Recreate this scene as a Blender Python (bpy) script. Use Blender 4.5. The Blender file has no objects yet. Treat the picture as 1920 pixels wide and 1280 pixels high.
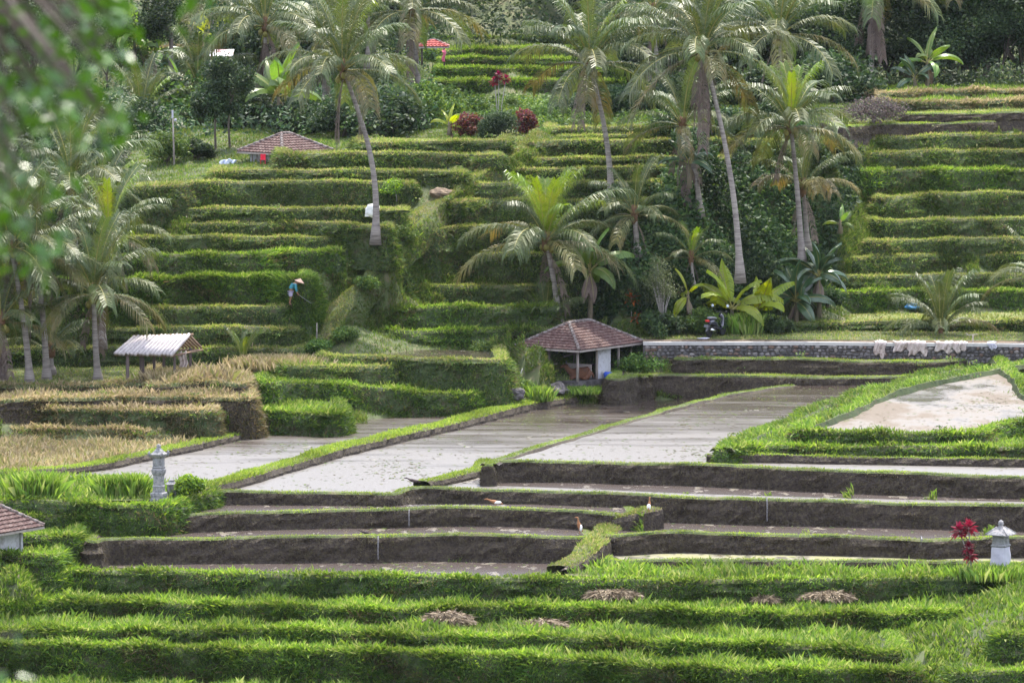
import bpy, math, random
import numpy as np
from mathutils import Vector, Matrix
from mathutils.bvhtree import BVHTree
from mathutils.geometry import tessellate_polygon
S = bpy.context.scene; COL = S.collection
R = random.Random(7); RS = np.random.RandomState(11)
R_ = math.radians
# ------------------------------------------------------------------ camera, sky, sun, exposure
F = 10667.0; HC = 24.0; PITCH = math.atan(940 / F); SP, CP = math.sin(PITCH), math.cos(PITCH)
cam_d = bpy.data.cameras.new('camera'); cam = bpy.data.objects.new('camera', cam_d); COL.objects.link(cam)
cam_d.sensor_width = 36; cam_d.lens = 200; cam_d.clip_start = 0.5; cam_d.clip_end = 4000
cam.location = (0, 0, HC); cam.rotation_euler = (math.pi / 2 - PITCH, 0, 0)
cam_d.dof.use_dof = True; cam_d.dof.focus_distance = 238; cam_d.dof.aperture_fstop = 9
S.camera = cam
SUN_EL, SUN_AZ = R_(64), R_(20)          # azimuth from +Y (away from camera) towards +X
w = bpy.data.worlds.new('World'); S.world = w; w.use_nodes = True
nt = w.node_tree; bg = nt.nodes['Background']
sky = nt.nodes.new('ShaderNodeTexSky'); sky.sky_type = 'NISHITA'; sky.sun_disc = False
sky.sun_elevation = SUN_EL; sky.sun_rotation = SUN_AZ
sky.air_density = 1.2; sky.dust_density = 2.0
tc = nt.nodes.new('ShaderNodeTexCoord'); nz = nt.nodes.new('ShaderNodeTexNoise')
nz.inputs['Scale'].default_value = 2.3; nz.inputs['Detail'].default_value = 6
rp = nt.nodes.new('ShaderNodeValToRGB'); rp.color_ramp.elements[0].position = .36; rp.color_ramp.elements[1].position = .56
mx = nt.nodes.new('ShaderNodeMix'); mx.data_type = 'RGBA'; mx.inputs['B'].default_value = (9.8, 10.5, 12.8, 1)
nt.links.new(tc.outputs['Generated'], nz.inputs['Vector']); nt.links.new(nz.outputs['Fac'], rp.inputs['Fac'])
nt.links.new(rp.outputs['Color'], mx.inputs['Factor']); nt.links.new(sky.outputs['Color'], mx.inputs['A'])
nt.links.new(mx.outputs['Result'], bg.inputs['Color']); bg.inputs['Strength'].default_value = 0.135
sd = bpy.data.lights.new('sun', 'SUN'); sun = bpy.data.objects.new('sun', sd); COL.objects.link(sun)
sd.energy = 5.0; sd.angle = R_(0.5); sd.color = (1, .94, .82)
sdir = Vector((math.sin(SUN_AZ) * math.cos(SUN_EL), math.cos(SUN_AZ) * math.cos(SUN_EL), math.sin(SUN_EL)))
sun.rotation_euler = sdir.to_track_quat('Z', 'Y').to_euler()
S.view_settings.view_transform = 'Standard'; S.view_settings.look = 'None'
S.view_settings.exposure = 0.97; S.view_settings.gamma = 1
S.render.engine = 'CYCLES'
cy = S.cycles; cy.max_bounces = 5; cy.diffuse_bounces = 3; cy.glossy_bounces = 2; cy.transmission_bounces = 3
cy.transparent_max_bounces = 4; cy.volume_bounces = 0; cy.caustics_reflective = False; cy.caustics_refractive = False
cy.use_denoising = True

# ------------------------------------------------------------------ projection helpers
def ray(px, py):
    a = (px - 960) / F; b = (640 - py) / F
    return np.array([a, CP + b * SP, -SP + b * CP])
def mm(py):
    b = (640 - py) / F
    return (SP - b * CP) / (CP + b * SP)
def U(px, py, z):
    d = ray(px, py); t = (z - HC) / d[2]
    return np.array([d[0] * t, d[1] * t, z])
def PY(px, py, Y):
    d = ray(px, py); t = Y / d[1]
    return np.array([d[0] * t, Y, HC + d[2] * t])
def proj(x, y, z):
    zz = z - HC
    f = y * CP - zz * SP; u = y * SP + zz * CP
    return 960 + F * x / f, 640 - F * u / f
def z_up(zb, yf, yl, b=.3):
    Yf = (HC - zb) / mm(yf); m = mm(yl)
    return (HC - Yf * m + b * m * zb) / (1 + b * m)
def z_dn(z, yl, yf, b=.3):
    Yl = (HC - z) / mm(yl); m = mm(yf)
    return (HC - Yl * m + b * m * z) / (1 + b * m)

# ------------------------------------------------------------------ materials
MATS = {}
def mat(name, c1, c2=None, c3=None, scale=6, rough=.8, spec=.3, bump=0, bscale=30, stretch=(1, 1, 1), trans=0, metal=0,
        attr=False, objrand=0, detail=4, ramp=(.35, .5, .65), coat=0, sheen=0):
    m = bpy.data.materials.new(name); m.use_nodes = True; MATS[name] = m
    t = m.node_tree; N = t.nodes; L = t.links; b = N['Principled BSDF']; out = N['Material Output']
    b.inputs['Roughness'].default_value = rough; b.inputs['Specular IOR Level'].default_value = spec
    b.inputs['Metallic'].default_value = metal; b.inputs['Coat Weight'].default_value = coat
    col = None
    if attr:
        a = N.new('ShaderNodeAttribute'); a.attribute_name = 'col'; col = a.outputs['Color']
    elif c2 is not None:
        co = N.new('ShaderNodeTexCoord'); mp = N.new('ShaderNodeMapping'); mp.inputs['Scale'].default_value = stretch
        n = N.new('ShaderNodeTexNoise'); n.inputs['Scale'].default_value = scale; n.inputs['Detail'].default_value = detail
        n.inputs['Roughness'].default_value = .62
        L.new(co.outputs['Object'], mp.inputs['Vector']); L.new(mp.outputs[0], n.inputs['Vector'])
        r = N.new('ShaderNodeValToRGB'); e = r.color_ramp.elements
        e[0].color = (*c1, 1); e[0].position = ramp[0]; e[1].color = (*c2, 1); e[1].position = ramp[1]
        if c3 is not None:
            k = e.new(ramp[2]); k.color = (*c3, 1)
        L.new(n.outputs['Fac'], r.inputs['Fac']); col = r.outputs['Color']
    if objrand and (col or c1):
        oi = N.new('ShaderNodeObjectInfo'); hs = N.new('ShaderNodeHueSaturation')
        ma = N.new('ShaderNodeMapRange'); ma.inputs['To Min'].default_value = 1 - objrand; ma.inputs['To Max'].default_value = 1 + objrand
        mh = N.new('ShaderNodeMapRange'); mh.inputs['To Min'].default_value = .5 - objrand * .06; mh.inputs['To Max'].default_value = .5 + objrand * .06
        L.new(oi.outputs['Random'], ma.inputs['Value']); L.new(ma.outputs[0], hs.inputs['Value'])
        L.new(oi.outputs['Random'], mh.inputs['Value']); L.new(mh.outputs[0], hs.inputs['Hue'])
        if col: L.new(col, hs.inputs['Color'])
        else: hs.inputs['Color'].default_value = (*c1, 1)
        col = hs.outputs['Color']
    if col: L.new(col, b.inputs['Base Color'])
    else: b.inputs['Base Color'].default_value = (*c1, 1)
    if bump:
        co2 = N.new('ShaderNodeTexCoord'); n2 = N.new('ShaderNodeTexNoise'); n2.inputs['Scale'].default_value = bscale; n2.inputs['Detail'].default_value = 5
        bp = N.new('ShaderNodeBump'); bp.inputs['Strength'].default_value = min(1, bump); bp.inputs['Distance'].default_value = .05 * bump
        L.new(co2.outputs['Object'], n2.inputs['Vector']); L.new(n2.outputs['Fac'], bp.inputs['Height']); L.new(bp.outputs[0], b.inputs['Normal'])
    if trans:
        tr = N.new('ShaderNodeBsdfTranslucent'); ms = N.new('ShaderNodeMixShader'); ms.inputs['Fac'].default_value = trans
        hs = N.new('ShaderNodeHueSaturation'); hs.inputs['Value'].default_value = 1.5; hs.inputs['Hue'].default_value = .485; hs.inputs['Saturation'].default_value = 1.1
        if col: L.new(col, hs.inputs['Color'])
        else: hs.inputs['Color'].default_value = (*c1, 1)
        L.new(hs.outputs[0], tr.inputs['Color'])
        L.new(b.outputs[0], ms.inputs[1]); L.new(tr.outputs[0], ms.inputs[2]); L.new(ms.outputs[0], out.inputs['Surface'])
    return m
mat('ground', (.035, .045, .016), (.06, .08, .025), (.10, .09, .045), scale=1.3, bump=.6, bscale=12)
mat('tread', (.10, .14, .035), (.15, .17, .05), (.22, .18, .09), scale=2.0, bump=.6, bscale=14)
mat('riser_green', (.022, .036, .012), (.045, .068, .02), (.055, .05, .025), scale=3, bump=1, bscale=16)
mat('riser_mud', (.024, .017, .013), (.042, .031, .023), (.075, .062, .034), scale=8, bump=1.6, bscale=14, stretch=(1, 1, 1), detail=10)
mat('dirt', (.10, .07, .05), (.17, .12, .08), (.24, .18, .12), scale=4, bump=.8, bscale=18)
mat('straw', attr=True, c1=(0, 0, 0), rough=.7)
mat('grass', attr=True, c1=(0, 0, 0), rough=.6, trans=.38, spec=.25)
mat('leaf', attr=True, c1=(0, 0, 0), rough=.6, trans=.3, spec=.3, objrand=.25)
mat('palm_green', (.035, .062, .014), (.06, .09, .022), (.09, .105, .03), scale=2, rough=.46, spec=.5, trans=.3, objrand=.2)
mat('palm_young', (.07, .13, .015), (.12, .19, .02), (.2, .22, .03), scale=2, rough=.4, spec=.5, trans=.45, objrand=.2)
mat('palm_old', (.06, .08, .02), (.11, .11, .03), (.20, .14, .04), scale=1.6, rough=.45, spec=.5, trans=.3, objrand=.2)
mat('palm_dead', (.10, .075, .065), (.16, .12, .10), (.20, .16, .13), scale=2, rough=.8, trans=.1, objrand=.2)
mat('palm_bark', (.13, .11, .10), (.24, .21, .19), (.30, .27, .24), scale=2.5, rough=.85, bump=.6, bscale=20, stretch=(.6, .6, 5), objrand=.15)
mat('bark', (.05, .04, .03), (.10, .08, .065), (.16, .14, .12), scale=5, rough=.9, bump=.6, stretch=(1, 1, .3), objrand=.2)
mat('pale_bark', (.16, .15, .14), (.28, .26, .24), scale=6, rough=.9, bump=.5)
mat('coconut', (.16, .14, .03), (.22, .20, .05), rough=.5)
mat('fibre', (.10, .055, .03), (.16, .09, .05), scale=9, rough=.9, bump=.8)
mat('banana_leaf', (.06, .12, .018), (.11, .19, .03), scale=3, rough=.38, spec=.55, trans=.4, objrand=.3)
mat('banana_bright', (.16, .24, .02), (.26, .32, .03), scale=3, rough=.38, spec=.5, trans=.5, objrand=.15)
mat('banana_dark', (.025, .055, .018), (.04, .08, .03), scale=3, rough=.3, spec=.7, trans=.18, objrand=.2)
mat('banana_stem', (.09, .08, .05), (.16, .13, .09), scale=5, rough=.8, stretch=(1, 1, .3))
mat('cordyline', (.08, .01, .016), (.18, .02, .03), scale=5, rough=.4, trans=.35, objrand=.2)
mat('cordyline_orange', (.40, .07, .03), (.45, .16, .04), scale=5, rough=.4, trans=.35)
mat('stone_pale', (.17, .17, .175), (.25, .25, .26), (.13, .14, .12), scale=7, rough=.85, bump=.5, bscale=30, ramp=(.35, .5, .72))
mat('stone_grey', (.13, .13, .13), (.24, .24, .25), (.32, .29, .28), scale=9, rough=.9, bump=.8, bscale=30)
mat('rock', (.04, .036, .036), (.08, .072, .072), (.14, .125, .125), scale=3, rough=.9, bump=1, bscale=8)
mat('concrete', (.30, .29, .28), (.40, .385, .37), scale=3, rough=.85, bump=.3, bscale=40)
mat('mortar', (.05, .046, .045), (.09, .08, .075), scale=6, rough=.95, bump=.8)
mat('white_cloth', (.38, .37, .45), (.46, .45, .52), scale=3, rough=.8, trans=.12)
mat('net', (.30, .24, .21), (.48, .40, .37), (.55, .5, .48), scale=5, rough=.9, trans=.15, bump=.6)
mat('plaster', (.36, .36, .38), (.44, .44, .46), (.28, .27, .27), scale=3, rough=.9, bump=.2)
mat('wood', (.17, .14, .12), (.28, .245, .22), scale=7, rough=.85, stretch=(1, 1, .15), bump=.4)
mat('dark_wood', (.055, .042, .04), (.11, .085, .08), scale=7, rough=.85, stretch=(1, 1, .15), bump=.4)
mat('plank', (.30, .26, .24), (.44, .38, .35), scale=4, rough=.85, stretch=(.2, .2, 1), bump=.3)
mat('tile', (.05, .026, .025), (.105, .055, .048), (.19, .15, .135), scale=7, rough=.75, bump=.6, bscale=40, detail=8, ramp=(.33, .5, .7))
mat('tile_cap', (.09, .06, .055), (.16, .13, .12), (.24, .22, .21), scale=8, rough=.9, bump=.7)
mat('bamboo', (.30, .27, .27), (.42, .38, .38), (.20, .18, .18), scale=5, rough=.55, spec=.4, stretch=(1, .25, 1), ramp=(.35, .5, .75))
mat('bamboo_under', (.16, .10, .07), (.24, .16, .11), scale=6, rough=.8)
mat('metal_roof', (.55, .55, .58), (.68, .68, .7), (.25, .11, .10), scale=1.4, rough=.45, metal=.2, ramp=(.3, .5, .6))
mat('red_roof', (.26, .045, .045), (.34, .07, .06), rough=.6)
mat('blue', (.02, .07, .42), rough=.4); mat('tarp', (.05, .22, .5), (.08, .3, .6), rough=.45)
mat('pink', (.65, .12, .2), (.7, .2, .28), rough=.7); mat('red', (.55, .02, .05), rough=.4)
mat('black', (.012, .012, .016), rough=.25, spec=.6, coat=.5); mat('rubber', (.02, .02, .02), rough=.8)
mat('scooter_paint', (.02, .018, .04), rough=.2, spec=.7, coat=.7); mat('chrome', (.6, .6, .62), rough=.2, metal=1)
mat('seat_grey', (.16, .16, .18), rough=.4); mat('lens_red', (.5, .02, .02), rough=.2)
mat('sack', (.62, .62, .6), (.72, .72, .72), (.5, .5, .5), scale=5, rough=.6, trans=.15, bump=.5, bscale=5)
mat('cow', (.07, .03, .016), (.11, .048, .025), scale=3, rough=.8); mat('cow_pale', (.42, .28, .2), rough=.8)
mat('skin', (.28, .15, .09), rough=.6); mat('shirt', (.03, .16, .20), (.05, .21, .25), scale=5, rough=.9, bump=.4)
mat('shorts', (.30, .27, .42), (.38, .34, .5), scale=30, rough=.9); mat('hat', (.55, .32, .22), (.62, .42, .3), scale=20, rough=.8)
mat('bird_brown', (.28, .13, .06), rough=.8); mat('bird_white', (.75, .73, .7), rough=.8); mat('bird_dark', (.05, .035, .035), rough=.8)
mat('beak', (.35, .28, .05), rough=.5)
mat('fall', (.22, .21, .22), (.12, .11, .11), scale=20, rough=.15, spec=.7, bump=.5, trans=.2)
mat('laundry', (.55, .62, .8), (.65, .7, .85), rough=.8)

def water_mat(name, mud, scum, amt, rough=.12, bs=1.0, scale=.8, wind=(215, 252), soft=.03):
    m = bpy.data.materials.new(name); m.use_nodes = True; MATS[name] = m
    t = m.node_tree; N = t.nodes; L = t.links; b = N['Principled BSDF']
    co = N.new('ShaderNodeTexCoord'); mp = N.new('ShaderNodeMapping'); mp.inputs['Scale'].default_value = (1, .45, 1)
    L.new(co.outputs['Object'], mp.inputs['Vector'])
    n = N.new('ShaderNodeTexNoise'); n.inputs['Scale'].default_value = scale; n.inputs['Detail'].default_value = 9; n.inputs['Roughness'].default_value = .68
    L.new(mp.outputs[0], n.inputs['Vector'])
    r = N.new('ShaderNodeValToRGB'); e = r.color_ramp.elements; e[0].position = 1 - amt - soft; e[1].position = 1 - amt + soft + .02
    e[0].color = (0, 0, 0, 1); e[1].color = (1, 1, 1, 1)
    L.new(n.outputs['Fac'], r.inputs['Fac'])
    mx = N.new('ShaderNodeMix'); mx.data_type = 'RGBA'; mx.inputs['A'].default_value = (*mud, 1); mx.inputs['B'].default_value = (*scum, 1)
    L.new(r.outputs['Color'], mx.inputs['Factor']); L.new(mx.outputs['Result'], b.inputs['Base Color'])
    wz = N.new('ShaderNodeTexNoise'); wz.inputs['Scale'].default_value = 1; wz.inputs['Detail'].default_value = 8; wz.inputs['Roughness'].default_value = .6
    mz = N.new('ShaderNodeMapping'); mz.inputs['Scale'].default_value = (.16, .8, 1); L.new(co.outputs['Object'], mz.inputs['Vector']); L.new(mz.outputs[0], wz.inputs['Vector'])
    sx_ = N.new('ShaderNodeSeparateXYZ'); L.new(co.outputs['Object'], sx_.inputs[0])
    gy_ = N.new('ShaderNodeMapRange'); gy_.inputs['From Min'].default_value = wind[0]; gy_.inputs['From Max'].default_value = wind[1]; gy_.inputs['To Min'].default_value = 1.25; gy_.inputs['To Max'].default_value = -.2; gy_.clamp = True
    L.new(sx_.outputs['Y'], gy_.inputs['Value'])
    ad_ = N.new('ShaderNodeMath'); ad_.operation = 'MULTIPLY_ADD'; ad_.inputs[1].default_value = 2.0; ad_.inputs[2].default_value = -1.05; L.new(wz.outputs['Fac'], ad_.inputs[0])
    a2_ = N.new('ShaderNodeMath'); a2_.operation = 'ADD'; a2_.use_clamp = True; L.new(ad_.outputs[0], a2_.inputs[0]); L.new(gy_.outputs[0], a2_.inputs[1])
    zr_ = N.new('ShaderNodeMapRange'); zr_.inputs['To Min'].default_value = .09; zr_.inputs['To Max'].default_value = rough; L.new(a2_.outputs[0], zr_.inputs['Value'])
    mr = N.new('ShaderNodeMix'); mr.data_type = 'FLOAT'; mr.inputs['B'].default_value = .75
    L.new(r.outputs['Color'], mr.inputs['Factor']); L.new(zr_.outputs[0], mr.inputs['A']); L.new(mr.outputs['Result'], b.inputs['Roughness'])
    ms = N.new('ShaderNodeMapRange'); ms.inputs['To Min'].default_value = .5; ms.inputs['To Max'].default_value = .1
    L.new(r.outputs['Color'], ms.inputs['Value']); L.new(ms.outputs[0], b.inputs['Specular IOR Level'])
    b.inputs['IOR'].default_value = 2.05
    w1 = N.new('ShaderNodeTexNoise'); w1.inputs['Scale'].default_value = 7; w1.inputs['Detail'].default_value = 4
    m2 = N.new('ShaderNodeMapping'); m2.inputs['Scale'].default_value = (1, .5, 1); L.new(co.outputs['Object'], m2.inputs['Vector']); L.new(m2.outputs[0], w1.inputs['Vector'])
    bp = N.new('ShaderNodeBump'); bp.inputs['Strength'].default_value = 1; bp.inputs['Distance'].default_value = .012 * bs
    L.new(w1.outputs['Fac'], bp.inputs['Height']); L.new(bp.outputs[0], b.inputs['Normal'])
water_mat('water_pond', (.05, .038, .032), (.12, .105, .07), .33, rough=.44, bs=1.6)
water_mat('water_mud', (.06, .045, .04), (.12, .10, .065), .40, rough=.24, bs=.6, scale=1.5)
water_mat('water_algae', (.09, .08, .055), (.19, .18, .085), .50, rough=.32, bs=1.0, scale=.7)
water_mat('water_silt', (.06, .047, .038), (.115, .09, .066), .54, rough=.30, bs=.8, scale=.16, wind=(215, 262), soft=.06)

# ------------------------------------------------------------------ mesh helpers
class MB:
    def __init__(s): s.v = []; s.f = []; s.m = []; s.sm = []
    def add(s, vs, fs, m=0, sm=False):
        k = len(s.v); s.v += [tuple(map(float, v)) for v in vs]
        for f in fs: s.f.append([k + i for i in f]); s.m.append(m); s.sm.append(sm)
    def box(s, c, d, rz=0, m=0, rx=0, ry=0, taper=1.0):
        M = Matrix.Translation(c) @ Matrix.Rotation(rz, 4, 'Z') @ Matrix.Rotation(ry, 4, 'Y') @ Matrix.Rotation(rx, 4, 'X')
        x, y, z = d[0] / 2, d[1] / 2, d[2] / 2
        vs = [M @ Vector((sx * x * (taper if sz > 0 else 1), sy * y * (taper if sz > 0 else 1), sz * z)) for sz in (-1, 1) for sx, sy in ((-1, -1), (1, -1), (1, 1), (-1, 1))]
        s.add(vs, [(0, 3, 2, 1), (4, 5, 6, 7), (0, 1, 5, 4), (1, 2, 6, 5), (2, 3, 7, 6), (3, 0, 4, 7)], m)
    def tube(s, pts, rad, n=8, m=0, sm=True, cap=True):
        pts = [Vector(p) for p in pts]; k = len(pts)
        if not hasattr(rad, '__len__'): rad = [rad] * k
        vs = []; fs = []; side = None
        for i, p in enumerate(pts):
            t = (pts[min(i + 1, k - 1)] - pts[max(i - 1, 0)]).normalized()
            if side is None: side = t.cross(Vector((0, 0, 1)) if abs(t.z) < .9 else Vector((1, 0, 0))).normalized()
            side = (side - t * side.dot(t)).normalized(); up = t.cross(side)
            for j in range(n):
                a = 2 * math.pi * j / n; vs.append(p + (side * math.cos(a) + up * math.sin(a)) * rad[i])
        for i in range(k - 1):
            for j in range(n):
                q = (j + 1) % n; fs.append((i * n + j, i * n + q, (i + 1) * n + q, (i + 1) * n + j))
        if cap: fs.append(tuple(range(n))[::-1]); fs.append(tuple((k - 1) * n + j for j in range(n)))
        s.add(vs, fs, m, sm)
    def lathe(s, prof, c=(0, 0, 0), n=12, m=0, sm=True, ph=0):
        vs = []; fs = []
        for r, z in prof:
            for j in range(n):
                a = 2 * math.pi * j / n + ph; vs.append((c[0] + r * math.cos(a), c[1] + r * math.sin(a), c[2] + z))
        for i in range(len(prof) - 1):
            for j in range(n):
                q = (j + 1) % n; fs.append((i * n + j, i * n + q, (i + 1) * n + q, (i + 1) * n + j))
        fs.append(tuple(range(n))[::-1]); fs.append(tuple((len(prof) - 1) * n + j for j in range(n)))
        s.add(vs, fs, m, sm)
    def blob(s, c, r, m=0, seed=0, amp=.15, nu=12, nv=8, sm=True):
        q = random.Random(seed); ph = [q.uniform(0, 6.28) for _ in range(6)]; vs = []; fs = []
        for i in range(nv + 1):
            th = math.pi * i / nv
            for j in range(nu):
                a = 2 * math.pi * j / nu
                d = (math.sin(th) * math.cos(a), math.sin(th) * math.sin(a), math.cos(th))
                k = 1 + amp * (math.sin(d[0] * 3.1 + ph[0]) + math.sin(d[1] * 3.7 + ph[1]) + math.sin(d[2] * 4.3 + ph[2]) + .6 * math.sin(d[0] * 7 + d[2] * 6 + ph[3])) / 2
                vs.append((c[0] + r[0] * d[0] * k, c[1] + r[1] * d[1] * k, c[2] + r[2] * d[2] * k))
        for i in range(nv):
            for j in range(nu):
                t = (j + 1) % nu; fs.append((i * nu + j, (i + 1) * nu + j, (i + 1) * nu + t, i * nu + t))
        s.add(vs, fs, m, sm)
    def mesh(s, name, mats):
        me = bpy.data.meshes.new(name); me.from_pydata(s.v, [], s.f)
        for m in mats: me.materials.append(MATS[m])
        me.polygons.foreach_set('material_index', s.m); me.polygons.foreach_set('use_smooth', s.sm); me.update(); return me
    def build(s, name, mats, parent=None, loc=None):
        if isinstance(mats, str): mats = [mats]
        return link(name, s.mesh(name, mats), parent, loc)
def link(name, me, parent=None, loc=None, rot=None, scale=None):
    o = bpy.data.objects.new(name, me); COL.objects.link(o)
    if parent: o.parent = parent
    if loc is not None: o.location = loc
    if rot is not None: o.rotation_euler = rot
    if scale is not None: o.scale = scale if hasattr(scale, '__len__') else (scale,) * 3
    return o
def tag(o, label=None, cat=None, group=None, kind=None):
    if label: o['label'] = label
    if cat: o['category'] = cat
    if group: o['group'] = group
    if kind: o['kind'] = kind
    return o
def thing(name, label, cat, loc=(0, 0, 0), rz=0, group=None, scale=1):
    o = bpy.data.objects.new(name, None); COL.objects.link(o); o.location = loc; o.rotation_euler = (0, 0, rz); o.scale = (scale,) * 3
    o.empty_display_size = .2
    return tag(o, label, cat, group)
def np_mesh(name, V, nper, matn, colors=None):
    """V: (N, nper, 3) separate faces"""
    N = V.shape[0]; me = bpy.data.meshes.new(name)
    me.vertices.add(N * nper); me.vertices.foreach_set('co', V.reshape(-1).astype(np.float32))
    me.loops.add(N * nper); me.loops.foreach_set('vertex_index', np.arange(N * nper, dtype=np.int32))
    me.polygons.add(N); me.polygons.foreach_set('loop_start', np.arange(0, N * nper, nper, dtype=np.int32))
    me.polygons.foreach_set('loop_total', np.full(N, nper, dtype=np.int32)); me.update(calc_edges=True)
    if colors is not None:
        at = me.color_attributes.new('col', 'FLOAT_COLOR', 'POINT')
        c = np.ones((N, nper, 4), np.float32); c[:, :, :3] = colors[:, None, :] if colors.ndim == 2 else colors
        at.data.foreach_set('color', c.reshape(-1))
    me.materials.append(MATS[matn]); return me
def unit(a): return a / (np.linalg.norm(a, axis=-1, keepdims=True) + 1e-9)
def blades(P, D, Ln, W, C, rs):
    """triangular blades with one bend: quad + tip as a 4-vert kite"""
    n = len(P); az = rs.uniform(0, 2 * np.pi, n); side = np.stack([np.cos(az), np.sin(az) * .5, np.zeros(n)], 1)
    side = unit(side - D * (side * D).sum(1, keepdims=True)) * W[:, None]
    bend = rs.normal(0, .18, (n, 3)) * Ln[:, None]; bend[:, 2] = -np.abs(bend[:, 2]) * .8
    mid = P + D * (Ln * .5)[:, None]; tip = P + D * Ln[:, None] + bend
    return np.stack([P - side * .5, P + side * .5, mid + side * .4, tip], 1), C
PAL = {  # lists of (r,g,b) base colours of living and dry grass
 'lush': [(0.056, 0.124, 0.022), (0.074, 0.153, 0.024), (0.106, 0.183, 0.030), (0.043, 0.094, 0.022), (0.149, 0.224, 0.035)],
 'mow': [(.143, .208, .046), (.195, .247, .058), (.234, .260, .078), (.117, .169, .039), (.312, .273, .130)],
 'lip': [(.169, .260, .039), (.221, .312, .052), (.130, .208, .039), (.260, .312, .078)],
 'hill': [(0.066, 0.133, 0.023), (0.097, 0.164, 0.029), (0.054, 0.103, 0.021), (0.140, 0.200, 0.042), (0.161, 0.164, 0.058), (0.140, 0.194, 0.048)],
 'mud': [(.045, .035, .022), (.07, .055, .03), (.03, .023, .018), (.10, .09, .04)],
 'dry': [(.30, .25, .14), (.25, .22, .11), (.36, .30, .19), (.17, .18, .06), (.22, .18, .10)],
 'drydark': [(.10, .085, .04), (.14, .11, .055), (.07, .06, .03), (.07, .08, .03)],
 'tall': [(0.106, 0.194, 0.030), (0.140, 0.240, 0.038), (0.078, 0.147, 0.028), (0.196, 0.294, 0.048), (0.252, 0.294, 0.095)],
 'jungle': [(.018, .045, .014), (.03, .065, .02), (.045, .085, .025), (.025, .05, .022), (.07, .11, .03)],
 'straw': [(.26, .20, .13), (.34, .27, .18), (.19, .14, .09), (.11, .08, .055)],
}
def pal(name, n, rs):
    p = np.array(PAL[name]); return p[rs.randint(0, len(p), n)] * rs.uniform(.8, 1.2, (n, 1))
# ------------------------------------------------------------------ terrain: stepped terraces lying on one ground sheet
TV = []; TT = []; TO = []; OWN = []      # triangles of the ground for placing things and growing grass
BL = []                                  # grass batches (V, C)
FEET = []                                # control points of the underlying slope
def reg(V, T, style):
    k = len(TV); TV.extend([tuple(v) for v in V]); OWN.append(style); i = len(OWN) - 1
    for t in T: TT.append((k + t[0], k + t[1], k + t[2])); TO.append(i)
def wob(s, seed, a=1.0):
    q = np.random.RandomState(seed); r = 0
    for f in (.35, .8, 1.7, 3.4): r = r + a * np.sin(s * f * q.uniform(.8, 1.2) + q.uniform(0, 6.28)) / (f + .6) * .6
    return r
def smooth_line(P, step=.3):
    P = np.asarray(P, float)
    for _ in range(2):
        Q = [P[0]]
        for a, b in zip(P[:-1], P[1:]): Q += [a * .78 + b * .22, a * .22 + b * .78]
        Q.append(P[-1]); P = np.array(Q)
    d = np.r_[0, np.cumsum(np.linalg.norm(np.diff(P[:, :2], axis=0), axis=1))]
    n = max(4, int(d[-1] / step)); s = np.linspace(0, d[-1], n)
    return np.stack([np.interp(s, d, P[:, k]) for k in range(P.shape[1])], 1), s
def normals2(P):
    t = np.gradient(P[:, :2], axis=0); t = unit(t); return np.stack([t[:, 1], -t[:, 0]], 1)
def face_blades(Q, nrm, rs_, dens, style, ln, droop=.5, wd=.028):
    """Q: (rows, cols, 3) grid; scatter blades over it"""
    A = Q[:-1, :-1]; B = Q[1:, :-1]; Cc = Q[:-1, 1:]; D = Q[1:, 1:]
    ar = np.linalg.norm(np.cross(B - A, Cc - A), axis=2); vis = ar * dens
    cnt = rs_.poisson(vis); idx = np.repeat(np.arange(cnt.size), cnt.ravel()); n = len(idx)
    if n == 0: return
    u = rs_.rand(n, 1); v = rs_.rand(n, 1)
    A, B, Cc, D = [k.reshape(-1, 3)[idx] for k in (A, B, Cc, D)]
    P = A * (1 - u) * (1 - v) + B * u * (1 - v) + Cc * (1 - u) * v + D * u * v
    N_ = np.broadcast_to(nrm[None, :-1], (Q.shape[0] - 1, Q.shape[1] - 1, 3)).reshape(-1, 3)[idx]
    pxx, _ = proj(P[:, 0], P[:, 1], P[:, 2]); ax = P[:, 0] + P[:, 1] * .37 + P[:, 2] * .8
    bare = np.sin(ax * 1.7 + 2 * np.sin(P[:, 2] * 2.1 + ax * .6)) * np.sin(ax * .53 + 1.7) * .5 + .5
    keep = (pxx > -80) & (pxx < 2000) & (rs_.rand(n) < .38 + .9 * bare)
    bare = bare[keep]; P = P[keep]; N_ = N_[keep]; n = len(P)
    up = np.array([0, 0, 1.]); D_ = unit(N_ * rs_.uniform(.3, 1.1, (n, 1)) + up * rs_.uniform(.3 - droop, 1.1 - droop * .6, (n, 1)) + rs_.normal(0, .35, (n, 3)))
    clump = .65 + .5 * (np.sin(P[:, 0] * 2.3 + np.sin(P[:, 1])) * .5 + .5)
    L_ = ln * rs_.uniform(.5, 1.4, n) * clump; W_ = wd * rs_.uniform(.7, 1.4, n)
    V, C = blades(P, D_, L_, W_, None, rs_)
    c = pal(style, n, rs_)
    if style in ('hill', 'lush'):
        br_ = (np.sin(P[:, 0] * .8 + P[:, 1] * .31 + 2.2 * np.sin(P[:, 2] * 1.3)) > .85) & (rs_.rand(n) < .5); c[br_] = pal('drydark', int(br_.sum()), rs_) * 1.3
    c *= (.75 + .5 * (np.sin(P[:, :1] * .9 + 2 * np.sin(P[:, 1:2] * .4)) * .5 + .5))
    BL.append((V, c))
def inpoly(x, y, P):
    r = np.zeros(len(x), bool); n = len(P)
    for i in range(n):
        x0, y0 = P[i]; x1, y1 = P[(i + 1) % n]
        c = ((y0 > y) != (y1 > y)) & (x < (x1 - x0) * (y - y0) / (y1 - y0 + 1e-9) + x0); r ^= c
    return r
SEED = [100]
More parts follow.
